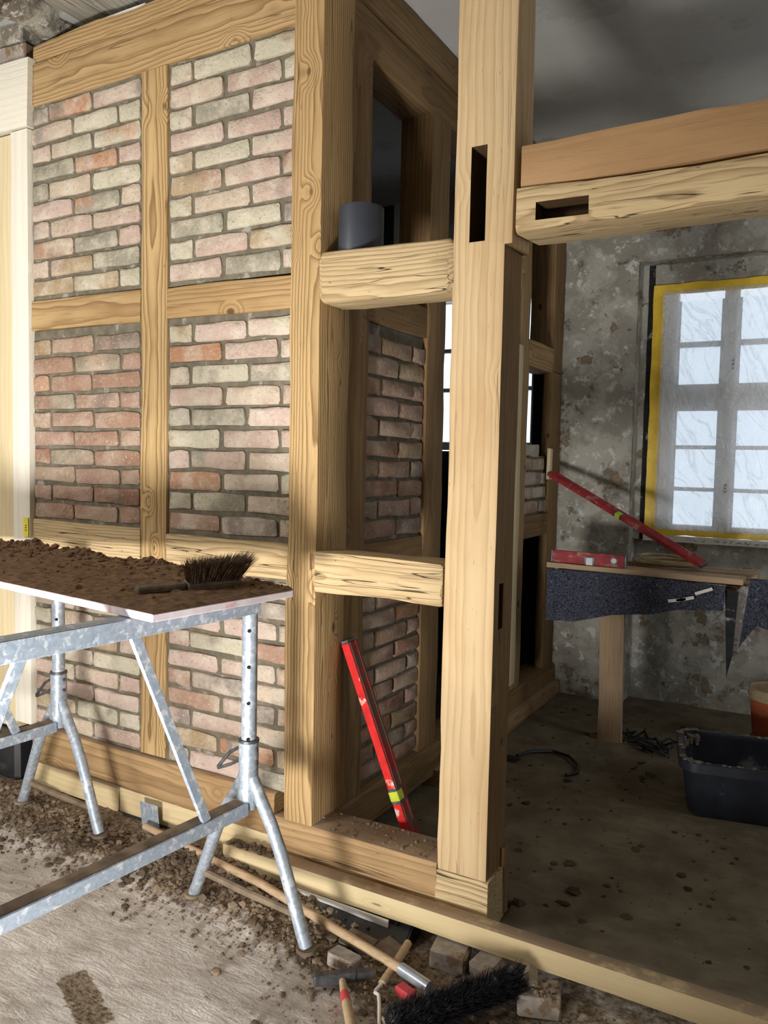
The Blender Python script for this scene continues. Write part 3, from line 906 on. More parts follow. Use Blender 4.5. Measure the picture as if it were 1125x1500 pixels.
timber('sill_beam', (-0.025, 0.05, 0.168), (0.66, 0.05, 0.170), 0.165, 0.165, M['sill'], tf, ch=0.008, amp=0.003)
timber('header_beam', (0.874, 0.085, 2.372), (2.75, 0.085, 2.374), 0.235, 0.122, M['worm'], tf, ch=0.016, amp=0.010, cuts=[((0.935, -0.2, 2.335), (1.095, 0.05, 2.388))])
timber('header_cap', (0.880, 0.075, 2.505), (2.75, 0.075, 2.516), 0.20, 0.138, M['brown'], tf, ch=0.012, amp=0.004)

# ------------------------------------------------------------------ pale boards at the left end
jb = empty('board_frame', (-1.55, 0.0, 0.33), 'pale whitewashed board frame standing at the left end of the brick wall', 'frame')
timber('jamb_board', (-1.507, 0.03, 0.335), (-1.507, 0.03, 3.045), 0.10, 0.118, M['white'], jb, ch=0.003, amp=0.001)
timber('jamb_board', (-1.665, 0.045, 0.295), (-1.665, 0.045, 3.045), 0.10, 0.185, M['cream'], jb, ch=0.003, amp=0.001)
timber('head_board', (-1.90, 0.03, 3.215), (-1.436, 0.03, 3.20), 0.11, 0.295, M['white'], jb, ch=0.004, amp=0.002)
yl = MB().box((-1.486, -0.027, 1.215), (-1.452, -0.022, 1.305), 0.001).build('yellow_label', M['tag'], jb)
mk = MB()
for k, zz in enumerate((1.268, 1.258, 1.246)):
    mk.tube([(-1.472, -0.0285, zz), (-1.466, -0.0285, zz + 0.003), (-1.462, -0.0285, zz - 0.003)], 0.0013, 4)
mk.build('print', M['ink'], yl)

# ------------------------------------------------------------------ rough ceiling bits over the left end
cl = empty('ceiling_boards', (-1.3, -0.5, 3.5), kind='structure')
timber('plank', (-1.145, 0.13, 3.515), (-1.145, -1.8, 3.53), 0.16, 0.035, M['weather'], cl, side=(1, 0, 0), amp=0.004)
timber('plank', (-0.975, 0.13, 3.512), (-0.975, -1.8, 3.525), 0.165, 0.035, M['weather'], cl, side=(1, 0, 0), amp=0.004)
timber('plank', (-0.79, 0.13, 3.53), (-0.79, -1.8, 3.535), 0.19, 0.035, M['weather'], cl, side=(1, 0, 0), amp=0.004)
lg = MB()
pts = [(-1.40 + 0.02 * math.sin(k), 0.25 - 0.16 * k, 3.56 + 0.015 * math.cos(k * 1.7)) for k in range(12)]
lg.tube(pts, [0.115 + 0.022 * math.sin(k * 2.3) for k in range(12)], 14)
lg.build('rough_log', M['stone'], cl)
for k in range(7):
    MB().lump((-1.62 - 0.07 * (k % 3), 0.1 - 0.12 * k, 3.62), 0.10, k + 3, (1, 1, 0.6)).build('rubble_stone', M['stone'], cl, None, True, 0.4)
MB().box((-1.10, 0.03, 3.40), (-0.77, 0.09, 3.438), 0.004).build('white_batten', M['paper'], cl)
for k, (zz, rz) in enumerate(((3.40, 0.1), (3.49, 0.05))):
    o = MB().box((-0.13, -0.065, -0.042), (0.13, 0.065, 0.042), 0.006).build('old_brick', M['stone'] if k else M['greyblock'], None, Matrix.Translation((-1.63 - 0.01 * k, 0.06, zz)) @ Matrix.Rotation(rz, 4, 'Z'))
    tag(o, ('lower of two whitewashed old bricks stacked above the pale head board', 'upper of two old bricks stacked above the pale head board, dark patch on it')[k], 'brick', 'bricks on the head board')

# ------------------------------------------------------------------ trestles and table
def trestle(name, loc, yaw, lift, label, holes=True, seed=0):
    """telescopic scaffold trestle; origin on the ground under the far pole, rails run along local -y"""
    t = empty(name, loc, label, 'trestle', 'galvanised scaffold trestles under the board')
    base = Matrix.Translation(Vector(loc)) @ Matrix.Rotation(yaw, 4, 'Z')
    Ln = 1.28
    TOP = 1.075 + lift

    def prt(nm, mb, mat, par=t):
        return mb.build(nm, mat, par, base)
    for yy, s in ((0.0, 1), (-Ln, -1)):
        pole = prt('pole', MB().tube([(0, yy, 0.42), (0, yy, TOP)], 0.0255, 14), M['galv'])
        sl = prt('sleeve', MB().lathe([(0.026, 0.625), (0.0325, 0.625), (0.0325, 0.47), (0.038, 0.43), (0.030, 0.395), (0.0, 0.385)], (0, yy, 0), 16), M['galv'])
        prt('collar', MB().lathe([(0.0262, 0.628), (0.0345, 0.628), (0.0345, 0.620), (0.0320, 0.618)], (0, yy, 0), 16), M['steel'], sl)
        for sx in (-1, 1):
            pts = [(sx * 0.018, yy, 0.50), (sx * 0.055, yy, 0.44), (sx * 0.105, yy, 0.365), (sx * 0.15, yy, 0.28), (sx * 0.20, yy, 0.16), (sx * 0.245, yy, 0.05), (sx * 0.262, yy, 0.012)]
            lgo = prt('leg', MB().tube(pts, 0.0215, 12), M['galv'])
            prt('foot_plate', MB().lathe([(0.0, 0.016), (0.034, 0.014), (0.034, 0.002), (0.0, 0.0)], (sx * 0.264, yy, 0.0), 12), M['mud'], lgo)
        prt('cross_bar', MB().tube([(-0.225, yy, 0.105), (0, yy, 0.10), (0.225, yy, 0.105)], 0.0125, 8), M['mud'])
        if yy == 0:
            for k in range(4):
                z = TOP - 0.06 - 0.12 * k
                a = base.to_3x3().inverted() @ (Vector((1.77, -2.4, 1.6)) - Vector(loc))
                d = Vector((0.62, -0.78, 0))
                prt('pin_hole', MB().tube([(d.x * 0.0245, d.y * 0.0245, z), (d.x * 0.0265, d.y * 0.0265, z)], 0.0066, 8), M['hole'], pole)
            pin = MB()
            for z in (0.598, 0.555):
                pin.tube([(0.04, 0.0, z), (-0.03, 0.0, z), (-0.075, -0.012, z - 0.028), (-0.125, -0.02, 0.51 if z > 0.58 else 0.505)], 0.006, 7)
            prt('locking_pin', pin, M['steel'])
    # lower rail: angle profile with muddy top
    lr = MB()
    lr.box((0.012, -Ln + 0.03, 0.385), (0.030, -0.03, 0.425))
    lr.box((-0.028, -Ln + 0.03, 0.414), (0.012, -0.03, 0.425))
    lo = prt('lower_rail', lr, M['rail'])
    n = 60
    mv, mf = [], []
    for i in range(n + 1):
        y = -0.04 - (Ln - 0.08) * i / n
        for k, x in enumerate((-0.028, -0.014, 0.004, 0.020)):
            mv.append((x, y, 0.4265 + (0.006 if k in (1, 2) else 0.0) * (0.5 + noise.noise(Vector((x * 90, y * 30, seed))))))
    for i in range(n):
        for k in range(3):
            a = i * 4 + k
            mf.append([a, a + 1, a + 5, a + 4])
    prt('mud_crust', MB().add(mv, mf), M['mud'], lo)
    ur = MB()
    ur.box((0.010, -Ln - 0.02, TOP - 0.005), (0.032, 0.02, TOP + 0.052), 0.002)
    ur.box((-0.030, -Ln - 0.02, TOP + 0.042), (0.010, 0.02, TOP + 0.052), 0.001)
    ur.box((-0.030, -Ln - 0.02, TOP - 0.005), (-0.024, 0.02, TOP + 0.042), 0.001)
    prt('upper_rail', ur, M['rail'])
    for a, b in ((-0.47, -0.20), (-0.80, -1.08)):
        d = Vector((0, b - a, 0.425 - (TOP + 0.005)))
        mw = axes((0.018, a, TOP + 0.004), (0.018, b, 0.425), (1, 0, 0))
        MB().box((-d.length / 2, -0.007, -0.016), (d.length / 2, 0.007, 0.016), 0.002).build('brace', M['rail'], t, base @ mw)
    return t


trestle('trestle', (0.118, -0.36, 0.045), math.radians(-6.0), -0.021, 'galvanised scaffold trestle under the right end of the board, foot by the black membrane')
trestle('trestle', (-0.995, -0.225, 0.075), math.radians(-4.0), -0.046, 'galvanised scaffold trestle further left under the board, below the pale boards', seed=3)
# board
TYAW = math.radians(-6.5)
TB = Matrix.Translation((0.19, -0.86, 1.175)) @ Matrix.Rotation(TYAW, 4, 'Z') @ Matrix.Rotation(math.radians(0.5), 4, 'Y')
TL, TW = 1.95, 0.555
tb = MB()
tb.box((-TL, 0, -0.022), (0, TW, 0.0), 0.002)
board = tb.build('work_board', M['ply'], None, TB)
tag(board, 'white edged plywood board laid over the trestles and covered with dark loam', 'board')


def soil_h(u, v):
    """thickness of loam at u (from right end), v (from front)"""
    e = min(1.0, min(u, v) / 0.03 + 0.15)
    back = max(0.0, (v - 0.40) / 0.14)
    h = 0.004 + 0.006 * abs(noise.noise(Vector((u * 9, v * 9, 1))))
    h += min(1, back) * 0.040 * (0.35 + 0.75 * noise.noise(Vector((u * 5, v * 5, 2)))) * min(1, u / 0.5)
    h += min(1, back) * 0.016 * abs(noise.noise(Vector((u * 30, v * 30, 9))))
    h += 0.010 * max(0, noise.noise(Vector((u * 22, v * 22, 5))) - 0.25) * 2
    return max(0.0015, h * e)


nu, nv = 190, 56
v, f = [], []
for j in range(nv + 1):
    for i in range(nu + 1):
        u, w = TL * i / nu, TW * j / nv
        v.append((-u, w, 0.0005 + soil_h(u, w)))
for j in range(nv):
    for i in range(nu):
        k = j * (nu + 1) + i
        f.append([k, k + nu + 1, k + nu + 2, k + 1])
v += [(-TL, TW, 0.0), (0, TW, 0.0)]
so = meshobj('loam_layer', v, f, M['soil'], None, TB, True, 1.5)
tag(so, 'layer of dark crumbly loam spread over the plywood board', 'soil', None, 'stuff')
cm = MB()
rr = random.Random(11)
for k in range(620):
    u = rr.uniform(0.03, TL - 0.05)
    w = TW - abs(rr.gauss(0, 0.09)) if rr.random() < 0.75 else rr.uniform(0.02, TW)
    if w < 0.02 or w > TW - 0.005 or (u < 0.5 and w > 0.3 and rr.random() < 0.7):
        continue
    s = rr.uniform(0.003, 0.009) if rr.random() < 0.93 else rr.uniform(0.010, 0.018)
    cm.lump((-u, w, soil_h(u, w) + s * 0.3), s, k)
tag(cm.build('loam_crumbs', M['soil'], None, TB, True, 0.5), 'small crumbs and clods of loam scattered on the board', 'soil', None, 'stuff')

# hand brush on the board
hb = empty('hand_brush', (0.0, -0.45, 1.18), 'hand brush with long dark bristles lying on the loam-covered board', 'brush')
HB = axes((-0.045, -0.680, 1.196), (0.075, -0.370, 1.196), (0.3, -0.1, 1))
st = MB()
for (x0, x1, wy, wz) in ((-0.180, -0.02, 0.014, 0.011), (-0.02, 0.170, 0.024, 0.013)):
    st.box((x0, -wz, -wy), (x1, wz, wy), 0.005)
st.build('brush_back', M['slate'], hb, HB)
HB2 = HB.copy()
bs = MB()
rr = random.Random(4)
for k in range(1700):
    x = rr.uniform(-0.015, 0.16)
    t = (x + 0.015) / 0.175
    z0 = rr.uniform(-0.018, 0.018)
    lean = (t - 0.25) * 0.075 + rr.gauss(0, 0.008)
    ln = 0.076 + 0.012 * t + rr.gauss(0, 0.004)
    dz = z0 * 0.6 + rr.gauss(0, 0.005)
    a = Vector((x, 0.009, z0))
    b = Vector((x + lean * 0.45, 0.009 + ln * 0.55, z0 + dz * 0.5))
    c = Vector((x + lean, 0.009 + ln, z0 + dz))
    w = 0.0012
    bs.add([a + Vector((w, 0, 0)), a + Vector((-w, 0, w)), a + Vector((0, 0, -w)), b + Vector((w, 0, 0)), b + Vector((-w, 0, w)), b + Vector((0, 0, -w)), c], [[0, 1, 4, 3], [1, 2, 5, 4], [2, 0, 3, 5], [3, 4, 6], [4, 5, 6], [5, 3, 6]])
tag(bs.build('bristles', M['bristle'], hb, HB2, False), kind='stuff')

# ------------------------------------------------------------------ pipe on the upper rail
pp = MB().lathe([(0.074, 0.002), (0.080, 0.0), (0.080, 0.158), (0.0785, 0.162), (0.0745, 0.160), (0.074, 0.01)], (0, 0, 0), 40)
tag(pp.build('pipe_section', M['pvc'], None, Matrix.Translation((0.262, 0.055, 2.3225))), 'short dark grey plastic pipe standing on the upper rail beside the corner post', 'pipe')


# ------------------------------------------------------------------ spirit levels
def level(name, p0, p1, side, thick, height, label, face='red', edge='red', vial_at=(0.5,), vmat='vial'):
    """box-section level from p0 to p1; 'side' is the direction its broad face looks along"""
    mw = axes(p0, p1, side)
    L = (Vector(p1) - Vector(p0)).length
    t = empty(name, (Vector(p0) + Vector(p1)) / 2, label, 'level', None)
    w2, h2 = thick / 2, height / 2
    m = MB().box((-L / 2 + 0.012, -w2, -h2), (L / 2 - 0.012, w2, h2), 0.0025)
    b = m.build('body', M[face], t, mw)
    rb = MB()
    for s in (-1, 1):
        rb.box((-L / 2 + 0.012, w2 - 0.001, s * h2 * 0.62 - 0.004), (L / 2 - 0.012, w2 + 0.0015, s * h2 * 0.62 + 0.004), 0.001)
        rb.box((-L / 2 + 0.012, -w2 - 0.0015, s * h2 * 0.62 - 0.004), (L / 2 - 0.012, -w2 + 0.001, s * h2 * 0.62 + 0.004), 0.001)
    rb.build('rib', M[face], b, mw)
    MB().box((-L / 2 + 0.014, -w2 * 0.98, h2 - 0.001), (L / 2 - 0.014, w2 * 0.98, h2 + 0.001)).build('edge', M[edge], b, mw)
    for s in (-1, 1):
        MB().box((s * L / 2 - (0.012 if s > 0 else 0), -w2, -h2), (s * L / 2 + (0 if s > 0 else 0.012), w2, h2), 0.002).build('end_cap', M['steel' if face != 'red' else edge], t, mw)
    for at, rounded in vial_at:
        x = -L / 2 + L * at
        if rounded:
            ring = MB().tube([(x, -w2 - 0.002, 0), (x, w2 + 0.002, 0)], 0.019, 18).build('vial_ring', M['steel'], t, mw)
            MB().tube([(x, -w2 - 0.003, 0), (x, w2 + 0.003, 0)], 0.014, 18).build('vial', M[vmat], ring, mw)
        else:
            ring = MB().box((x - 0.032, -w2 - 0.0022, -0.013), (x + 0.032, w2 + 0.0022, h2 + 0.0022), 0.003).build('vial_housing', M['steel'], t, mw)
            MB().box((x - 0.020, -w2 - 0.0035, -0.007), (x + 0.020, w2 + 0.0035, h2 + 0.0035), 0.003).build('vial', M[vmat], ring, mw)
    return t


level('spirit_level', (0.166, 0.172, 0.915), (0.475, 0.215, 0.10), (1, -0.05, 0.38), 0.034, 0.060, 'red spirit level leaning inside the frame bay against the corner post', 'muddyred', 'red', ((0.70, False),))
level('spirit_level', (0.150, 2.63, 1.545), (1.17, 2.16, 1.075), (0.3, -0.6, 1.0), 0.024, 0.055, 'long red spirit level leaning diagonally below the film-covered window', 'dullred', 'dullred', ((0.5, False),))
level('spirit_level', (0.345, 2.10, 1.072), (0.775, 2.10, 1.068), (0, -1, 0), 0.026, 0.066, 'short red spirit level lying on the front board of the felt-hung shelf', 'dullred', 'dullred', ((0.84, True), (0.52, False)), 'clear')

# ------------------------------------------------------------------ shelf below the window with felt
sh = empty('shelf', (0.8, 2.2, 0.0), 'makeshift shelf of two rough boards on a plank post below the window', 'shelf')
timber('front_board', (0.325, 2.15, 1.018), (1.37, 2.15, 1.012), 0.15, 0.03, M['handle'], sh, ch=0.002)
timber('back_board', (0.36, 2.38, 1.018), (1.42, 2.38, 1.014), 0.17, 0.03, M['handle'], sh, ch=0.002)
timber('plank_post', (0.715, 2.115, 0.03), (0.700, 2.115, 1.0), 0.035, 0.135, M['handle'], sh)
timber('bearer', (0.36, 2.28, 0.985), (1.40, 2.28, 0.985), 0.06, 0.035, M['dark'], sh)
timber('bearer', (1.30, 2.2, 0.95), (1.30, 3.12, 0.95), 0.06, 0.035, M['dark'], sh, side=(1, 0, 0))
timber('bearer', (0.40, 2.15, 0.975), (0.40, 2.93, 0.975), 0.06, 0.035, M['dark'], sh, side=(1, 0, 0))


def sheet(name, top, bot, mat, parent, thick=0.012, n=40, m=10, amp=0.012, seed=0):
    """hanging sheet between two polylines (top and bottom edge)"""
    def at(pl, t):
        s = t * (len(pl) - 1)
        i = min(int(s), len(pl) - 2)
        return Vector(pl[i]).lerp(Vector(pl[i + 1]), s - i)
    v = []
    for side in (0, 1):
        for j in range(m + 1):
            for i in range(n + 1):
                p = at(top, i / n).lerp(at(bot, i / n), j / m)
                d = noise.noise(Vector((p.x * 5 + seed, p.z * 6, seed))) * amp + noise.noise(Vector((p.x * 25 + seed, p.z * 25, seed))) * amp * 0.3
                v.append((p.x, p.y + d + side * thick, p.z))
    f = []
    N = (n + 1) * (m + 1)
    for j in range(m):
        for i in range(n):
            k = j * (n + 1) + i
            f.append([k, k + n + 1, k + n + 2, k + 1])
            f.append([N + k, N + k + 1, N + k + n + 2, N + k + n + 1])
    for i in range(n):
        a = i
        f.append([a, a + 1, N + a + 1, N + a])
        a = m * (n + 1) + i
        f.append([a, N + a, N + a + 1, a + 1])
    for j in range(m):
        a = j * (n + 1)
        f.append([a, N + a, N + a + n + 1, a + n + 1])
        a += n
        f.append([a, a + n + 1, N + a + n + 1, N + a])
    return meshobj(name, v, f, mat, parent, None, True, 1.0)


ft = sheet('felt_mat', [(0.335, 2.055, 1.0), (0.85, 2.055, 1.0), (1.29, 2.055, 0.985)], [(0.345, 2.03, 0.705), (0.50, 2.04, 0.71), (0.72, 2.03, 0.775), (0.92, 2.03, 0.80), (1.06, 2.04, 0.84), (1.285, 2.04, 0.86)], M['felt'], None, 0.012)
tag(ft, 'blue-grey fleecy felt mat hanging in front of the window shelf', 'mat')
for k, (x, z) in enumerate(((1.06, 0.895), (1.10, 0.905), (1.19, 0.955))):
    MB().box((-0.045, 0, -0.008), (0.045, 0.003, 0.008)).build('torn_tape', M['paper'], ft, Matrix.Translation((x, 2.018, z)) @ Matrix.Rotation(-0.2 - 0.1 * k, 4, 'Y'))
ft2 = sheet('felt_mat', [(1.40, 2.12, 1.03), (1.95, 2.12, 1.02)], [(1.36, 2.12, 0.66), (1.44, 2.1, 0.79), (1.60, 2.1, 0.74), (1.95, 2.1, 0.78)], M['felt'], None, 0.012, seed=7)
tag(ft2, 'second dark felt mat at the right edge, hanging beyond the shelf end', 'mat')
rag = sheet('torn_membrane', [(1.285, 2.09, 0.965), (1.35, 2.09, 0.96)], [(1.31, 2.09, 0.50), (1.335, 2.09, 0.62)], M['tar'], None, 0.006, 8, 10, 0.006, 3)
tag(rag, 'narrow torn strip of black membrane hanging from the shelf end', 'membrane')
cb = MB()
for k in range(4):
    rx, ry = 0.20 - 0.012 * k, 0.075 + 0.006 * k
    cx, cy = 0.93 + 0.02 * k, 2.33 - 0.01 * k
    cb.tube([(cx + rx * math.cos(a * math.pi / 14), cy + ry * math.sin(a * math.pi / 14), 1.043 + 0.010 * k + 0.04 * max(0, math.sin(a * math.pi / 14 - 0.4)) * (k == 1)) for a in range(28)], 0.0065, 6)
cb.tube([(1.05, 2.27, 1.045), (1.2, 2.30, 1.045), (1.33, 2.36, 1.042), (1.40, 2.40, 1.04)], 0.0065, 6)
tag(cb.build('cable_coil', M['cable'], None), 'loose coil of tan cable lying on the shelf behind the levels', 'cable')

# ------------------------------------------------------------------ mortar tub and bucket
def tub(name, loc, yaw, L, Wd, H, label):
    t = empty(name, loc, label, 'tub')
    base = Matrix.Translation(Vector(loc)) @ Matrix.Rotation(yaw, 4, 'Z')

    def ring(l, w, z, r, n=6):
        out = []
        for sx, sy, a0 in ((1, 1, 0), (-1, 1, 90), (-1, -1, 180), (1, -1, 270)):
            for k in range(n + 1):
                a = math.radians(a0 + 90 * k / n)
                out.append((sx * (l / 2 - r) + r * math.cos(a), sy * (w / 2 - r) + r * math.sin(a), z))
        return out
    rings = [ring(L - 0.12, Wd - 0.12, 0.0, 0.05), ring(L - 0.09, Wd - 0.09, 0.02, 0.06), ring(L - 0.03, Wd - 0.03, H - 0.05, 0.07), ring(L, Wd, H - 0.045, 0.08), ring(L, Wd, H - 0.004, 0.08), ring(L - 0.012, Wd - 0.012, H, 0.075), ring(L - 0.06, Wd - 0.06, H - 0.004, 0.06), ring(L - 0.07, Wd - 0.07, H - 0.06, 0.06), ring(L - 0.12, Wd - 0.12, 0.03, 0.05)]
    n = len(rings[0])
    m = MB()
    v = [p for r in rings for p in r]
    f = [[i * n + k, i * n + (k + 1) % n, (i + 1) * n + (k + 1) % n, (i + 1) * n + k] for i in range(len(rings) - 1) for k in range(n)]
    f.append(list(range(n))[::-1])
    f.append([(len(rings) - 1) * n + k for k in range(n)])
    m.add(v, f)
    m.build('body', M['tub'], t, base)
    cr = MB()
    rr = random.Random(2)
    for k in range(n):
        a, b = Vector(rings[6][k]), Vector(rings[7][k])
        for q in range(3):
            p = a.lerp(b, rr.random())
            cr.lump((p.x * 0.992, p.y * 0.992, p.z - 0.005), rr.uniform(0.008, 0.018), k * 5 + q, (1, 1, 1))
    for k in range(260):
        i = rr.randrange(n)
        p = Vector(rings[5][i]).lerp(Vector(rings[5][(i + 1) % n]), rr.random())
        cr.lump((p.x * rr.uniform(0.95, 1.0), p.y * rr.uniform(0.93, 1.0), p.z), rr.uniform(0.004, 0.011), k, (1.3, 1.3, 0.5))
    tag(cr.build('mortar_crust', M['tubmud'], t, base, True, 0.5), kind='stuff')
    r8 = [Vector(p) for p in rings[8]]
    v = [(p.x * 1.05, p.y * 1.05, 0.075) for p in r8] + [(0, 0, 0.085)]
    MB().add(v, [[k, (k + 1) % n, n] for k in range(n)]).build('mortar_rest', M['mud'], t, base)
    return t


tub('mortar_tub', (1.535, 1.60, 0.03), math.radians(11), 0.74, 0.50, 0.265, 'large black mortar tub crusted with mortar on the dirt floor of the back room')
bk = empty('bucket', (1.545, 2.35, 0.03), 'terracotta coloured bucket behind the black tub against the back wall', 'bucket')
BKM = Matrix.Translation((1.545, 2.35, 0.025))
MB().lathe([(0.0, 0.0), (0.10, 0.0), (0.108, 0.01), (0.135, 0.33), (0.128, 0.33), (0.10, 0.02), (0.0, 0.015)], n=32).build('body', M['terra'], bk, BKM)
MB().lathe([(0.134, 0.33), (0.145, 0.335), (0.146, 0.385), (0.139, 0.392), (0.128, 0.385), (0.128, 0.33)], n=32).build('rim', M['cable'], bk, BKM)

# ------------------------------------------------------------------ plank, bricks and oddments in front
pl = timber('threshold_plank', (-0.20, -0.085, 0.093), (2.05, -0.085, 0.100), 0.062, 0.074, M['fresh'], None, ch=0.003, amp=0.0015)
tag(pl, 'long fresh spruce plank lying on bricks along the foot of the frame', 'plank')


def small_brick(loc, dims, rot, label, mat='greyblock', cat='brick', grp=None, name='brick', ch=0.005):
    m = MB().box((-dims[0] / 2, -dims[1] / 2, -dims[2] / 2), (dims[0] / 2, dims[1] / 2, dims[2] / 2), ch)
    rr = random.Random(loc[0] * 100)
    m.v = [q + Vector((rr.uniform(-1, 1), rr.uniform(-1, 1), rr.uniform(-1, 1))) * 0.003 for q in m.v]
    o = m.build(name, M[mat], None, Matrix.Translation(Vector(loc)) @ Euler(rot).to_matrix().to_4x4(), True, 0.3)
    return tag(o, label, cat, grp)


G = 'brick pieces around the plank'
small_brick((0.765, -0.125, 0.022), (0.115, 0.12, 0.062), (0, 0.05, 0.15), 'dusty brick under the plank, left one of two below the door post', grp=G)
small_brick((0.895, -0.125, 0.025), (0.10, 0.11, 0.060), (0.1, 0, -0.2), 'worn rounded brick under the plank touching the broom bristles', grp=G, ch=0.014)
small_brick((1.035, -0.155, 0.03), (0.035, 0.10, 0.075), (0.0, 0.3, 0.35), 'thin upright wedge of brick between the broom and the grey block', grp=G)
small_brick((1.075, -0.185, 0.02), (0.125, 0.10, 0.062), (0, 0, 0.35), 'pale grey block with crumbs on top, right of the broom head', 'greyblock', 'block', None, 'stone_block')
small_brick((0.505, -0.36, 0.04), (0.10, 0.055, 0.045), (0, 0, -0.15), 'small mud-topped brick piece beside the right trestle foot', grp=G)
small_brick((0.475, -0.225, 0.02), (0.11, 0.07, 0.012), (0.1, 0.05, -0.1), 'broken tile under the black membrane, nearer the trestle foot', 'slate', 'tile', 'broken tiles under the membrane', 'tile', 0.002)
small_brick((0.585, -0.205, 0.015), (0.10, 0.08, 0.012), (0.1, 0.08, -0.35), 'broken tile under the corner of the black membrane, away from the trestle', 'slate', 'tile', 'broken tiles under the membrane', 'tile', 0.002)
mb = sheet('membrane_roll', [(0.02, -0.075, 0.062), (0.30, -0.075, 0.062), (0.60, -0.07, 0.062)], [(0.06, -0.165, 0.035), (0.33, -0.175, 0.02), (0.61, -0.185, 0.0)], M['black'], None, 0.01, 30, 8, 0.004)
tag(mb, 'black dimpled waterproofing membrane poking out under the plank', 'membrane')
for i in range(6):
    for j in range(2):
        t, s = (i + 0.5) / 6, 0.3 + 0.45 * j
        p = Vector((0.02 + 0.58 * t, -0.075, 0.062)).lerp(Vector((0.06 + 0.55 * t, -0.175, 0.035 - 0.03 * t)), s)
        MB().lump((p.x, p.y - 0.003, p.z + 0.002), 0.008, i * 2 + j, (1, 1, 0.8)).build('dimple', M['black'], mb)
MB().add([(0.612, -0.185, 0.0), (0.602, -0.07, 0.06), (0.612, -0.05, 0.0), (0.618, -0.185, 0.0), (0.608, -0.07, 0.06), (0.618, -0.05, 0.0)], [[0, 1, 2], [3, 5, 4], [0, 3, 4, 1], [1, 4, 5, 2], [2, 5, 3, 0]]).build('end_flap', M['black'], mb)
ws = timber('thin_batten', (0.13, -0.122, 0.046), (0.53, -0.124, 0.044), 0.006, 0.028, M['paper'], None, ch=0.001, amp=0.0005)
tag(ws, 'thin white batten between the plank and the black membrane', 'batten')
ms = sheet('membrane_strip', [(-0.86, -0.034, 0.07), (-0.25, -0.034, 0.07)], [(-0.86, -0.05, 0.02), (-0.25, -0.05, 0.02)], M['black'], None, 0.004, 20, 3, 0.003, 5)
tag(ms, 'strip of black membrane tucked under the base boards by the floor', 'membrane')
# bent steel plate
sp = MB()
sp.box((-0.05, -0.002, 0.0), (0.05, 0.002, 0.105), 0.0015)
sp.box((-0.015, -0.03, -0.004), (0.015, 0.0, 0.002), 0.001)
tag(sp.build('steel_plate', M['galv'], None, Matrix.Translation((-0.635, -0.062, 0.065)) @ Matrix.Rotation(0.12, 4, 'X')), 'small grey steel plate standing in the dirt against the base board', 'plate')
# broom
br = empty('broom', (0.85, -0.35, 0.03), 'long-handled broom with black bristles lying on the dirt by the plank', 'broom')
BH = [Vector((-0.63, -0.10, 0.085)), Vector((0.05, -0.19, 0.075)), Vector((0.70, -0.335, 0.062))]
MB().tube(BH, [0.0135, 0.0145, 0.0145], 12).build('handle', M['handle'], br)
MB().tube([Vector((0.69, -0.332, 0.062)), Vector((0.80, -0.36, 0.058))], 0.0185, 14).build('ferrule', M['ferrule'], br)
MB().box((-0.03, -0.018, -0.014), (0.03, 0.018, 0.014), 0.004).build('clamp', M['redplastic'], br, Matrix.Translation((0.735, -0.385, 0.035)) @ Matrix.Rotation(-0.3, 4, 'Z'))
BM1 = axes((0.765, -0.535, 0.035), (1.0, -0.185, 0.038), (-0.58, 0.39, 0.70))
MB().box((-0.225, -0.03, -0.022), (0.225, 0.03, 0.0), 0.006).build('broom_block', M['handle'], br, BM1)
bs = MB()
rr = random.Random(8)
for k in range(5200):
    x = rr.uniform(-0.22, 0.22)
    y0 = rr.uniform(-0.028, 0.028)
    ln = 0.070 + rr.gauss(0, 0.007)
    a = Vector((x, y0, -0.002))
    c = Vector((x + rr.gauss(0, 0.012), y0 * 1.75 + rr.gauss(0, 0.01), ln))
    w = 0.0016
    bs.add([a + Vector((w, 0, 0)), a + Vector((-w, w, 0)), a + Vector((0, -w, 0)), c], [[0, 1, 3], [1, 2, 3], [2, 0, 3]])
tag(bs.build('bristles', M['bristle_black'], br, BM1, False), kind='stuff')
# hammer
hm = empty('hammer', (0.56, -0.45, 0.03), 'dark steel hammer with a paint-streaked handle lying in the dirt', 'hammer')
HM = axes((0.485, -0.500, 0.052), (0.628, -0.378, 0.052), (0, 0, 1))
hd = MB().box((-0.094, -0.016, -0.016), (0.035, 0.016, 0.016), 0.004)
hd.add([(0.035, -0.014, -0.014), (0.035, 0.014, -0.014), (0.035, 0.014, 0.014), (0.035, -0.014, 0.014), (0.094, -0.013, -0.006), (0.094, 0.013, -0.006), (0.094, 0.013, 0.006), (0.094, -0.013, 0.006)], [[0, 4, 7, 3], [1, 2, 6, 5], [0, 1, 5, 4], [3, 7, 6, 2], [4, 5, 6, 7], [0, 3, 2, 1]])
hd.build('head', M['steel'], hm, HM)
MB().tube([(0.556, -0.452, 0.050), (0.585, -0.490, 0.047), (0.625, -0.535, 0.046), (0.735, -0.665, 0.046)], [0.010, 0.011, 0.0145, 0.016], 12).build('handle', M['handle'], hm)
MB().tube([(0.592, -0.497, 0.047), (0.618, -0.527, 0.046)], [0.0128, 0.0152], 12).build('red_band', M['redplastic'], hm)
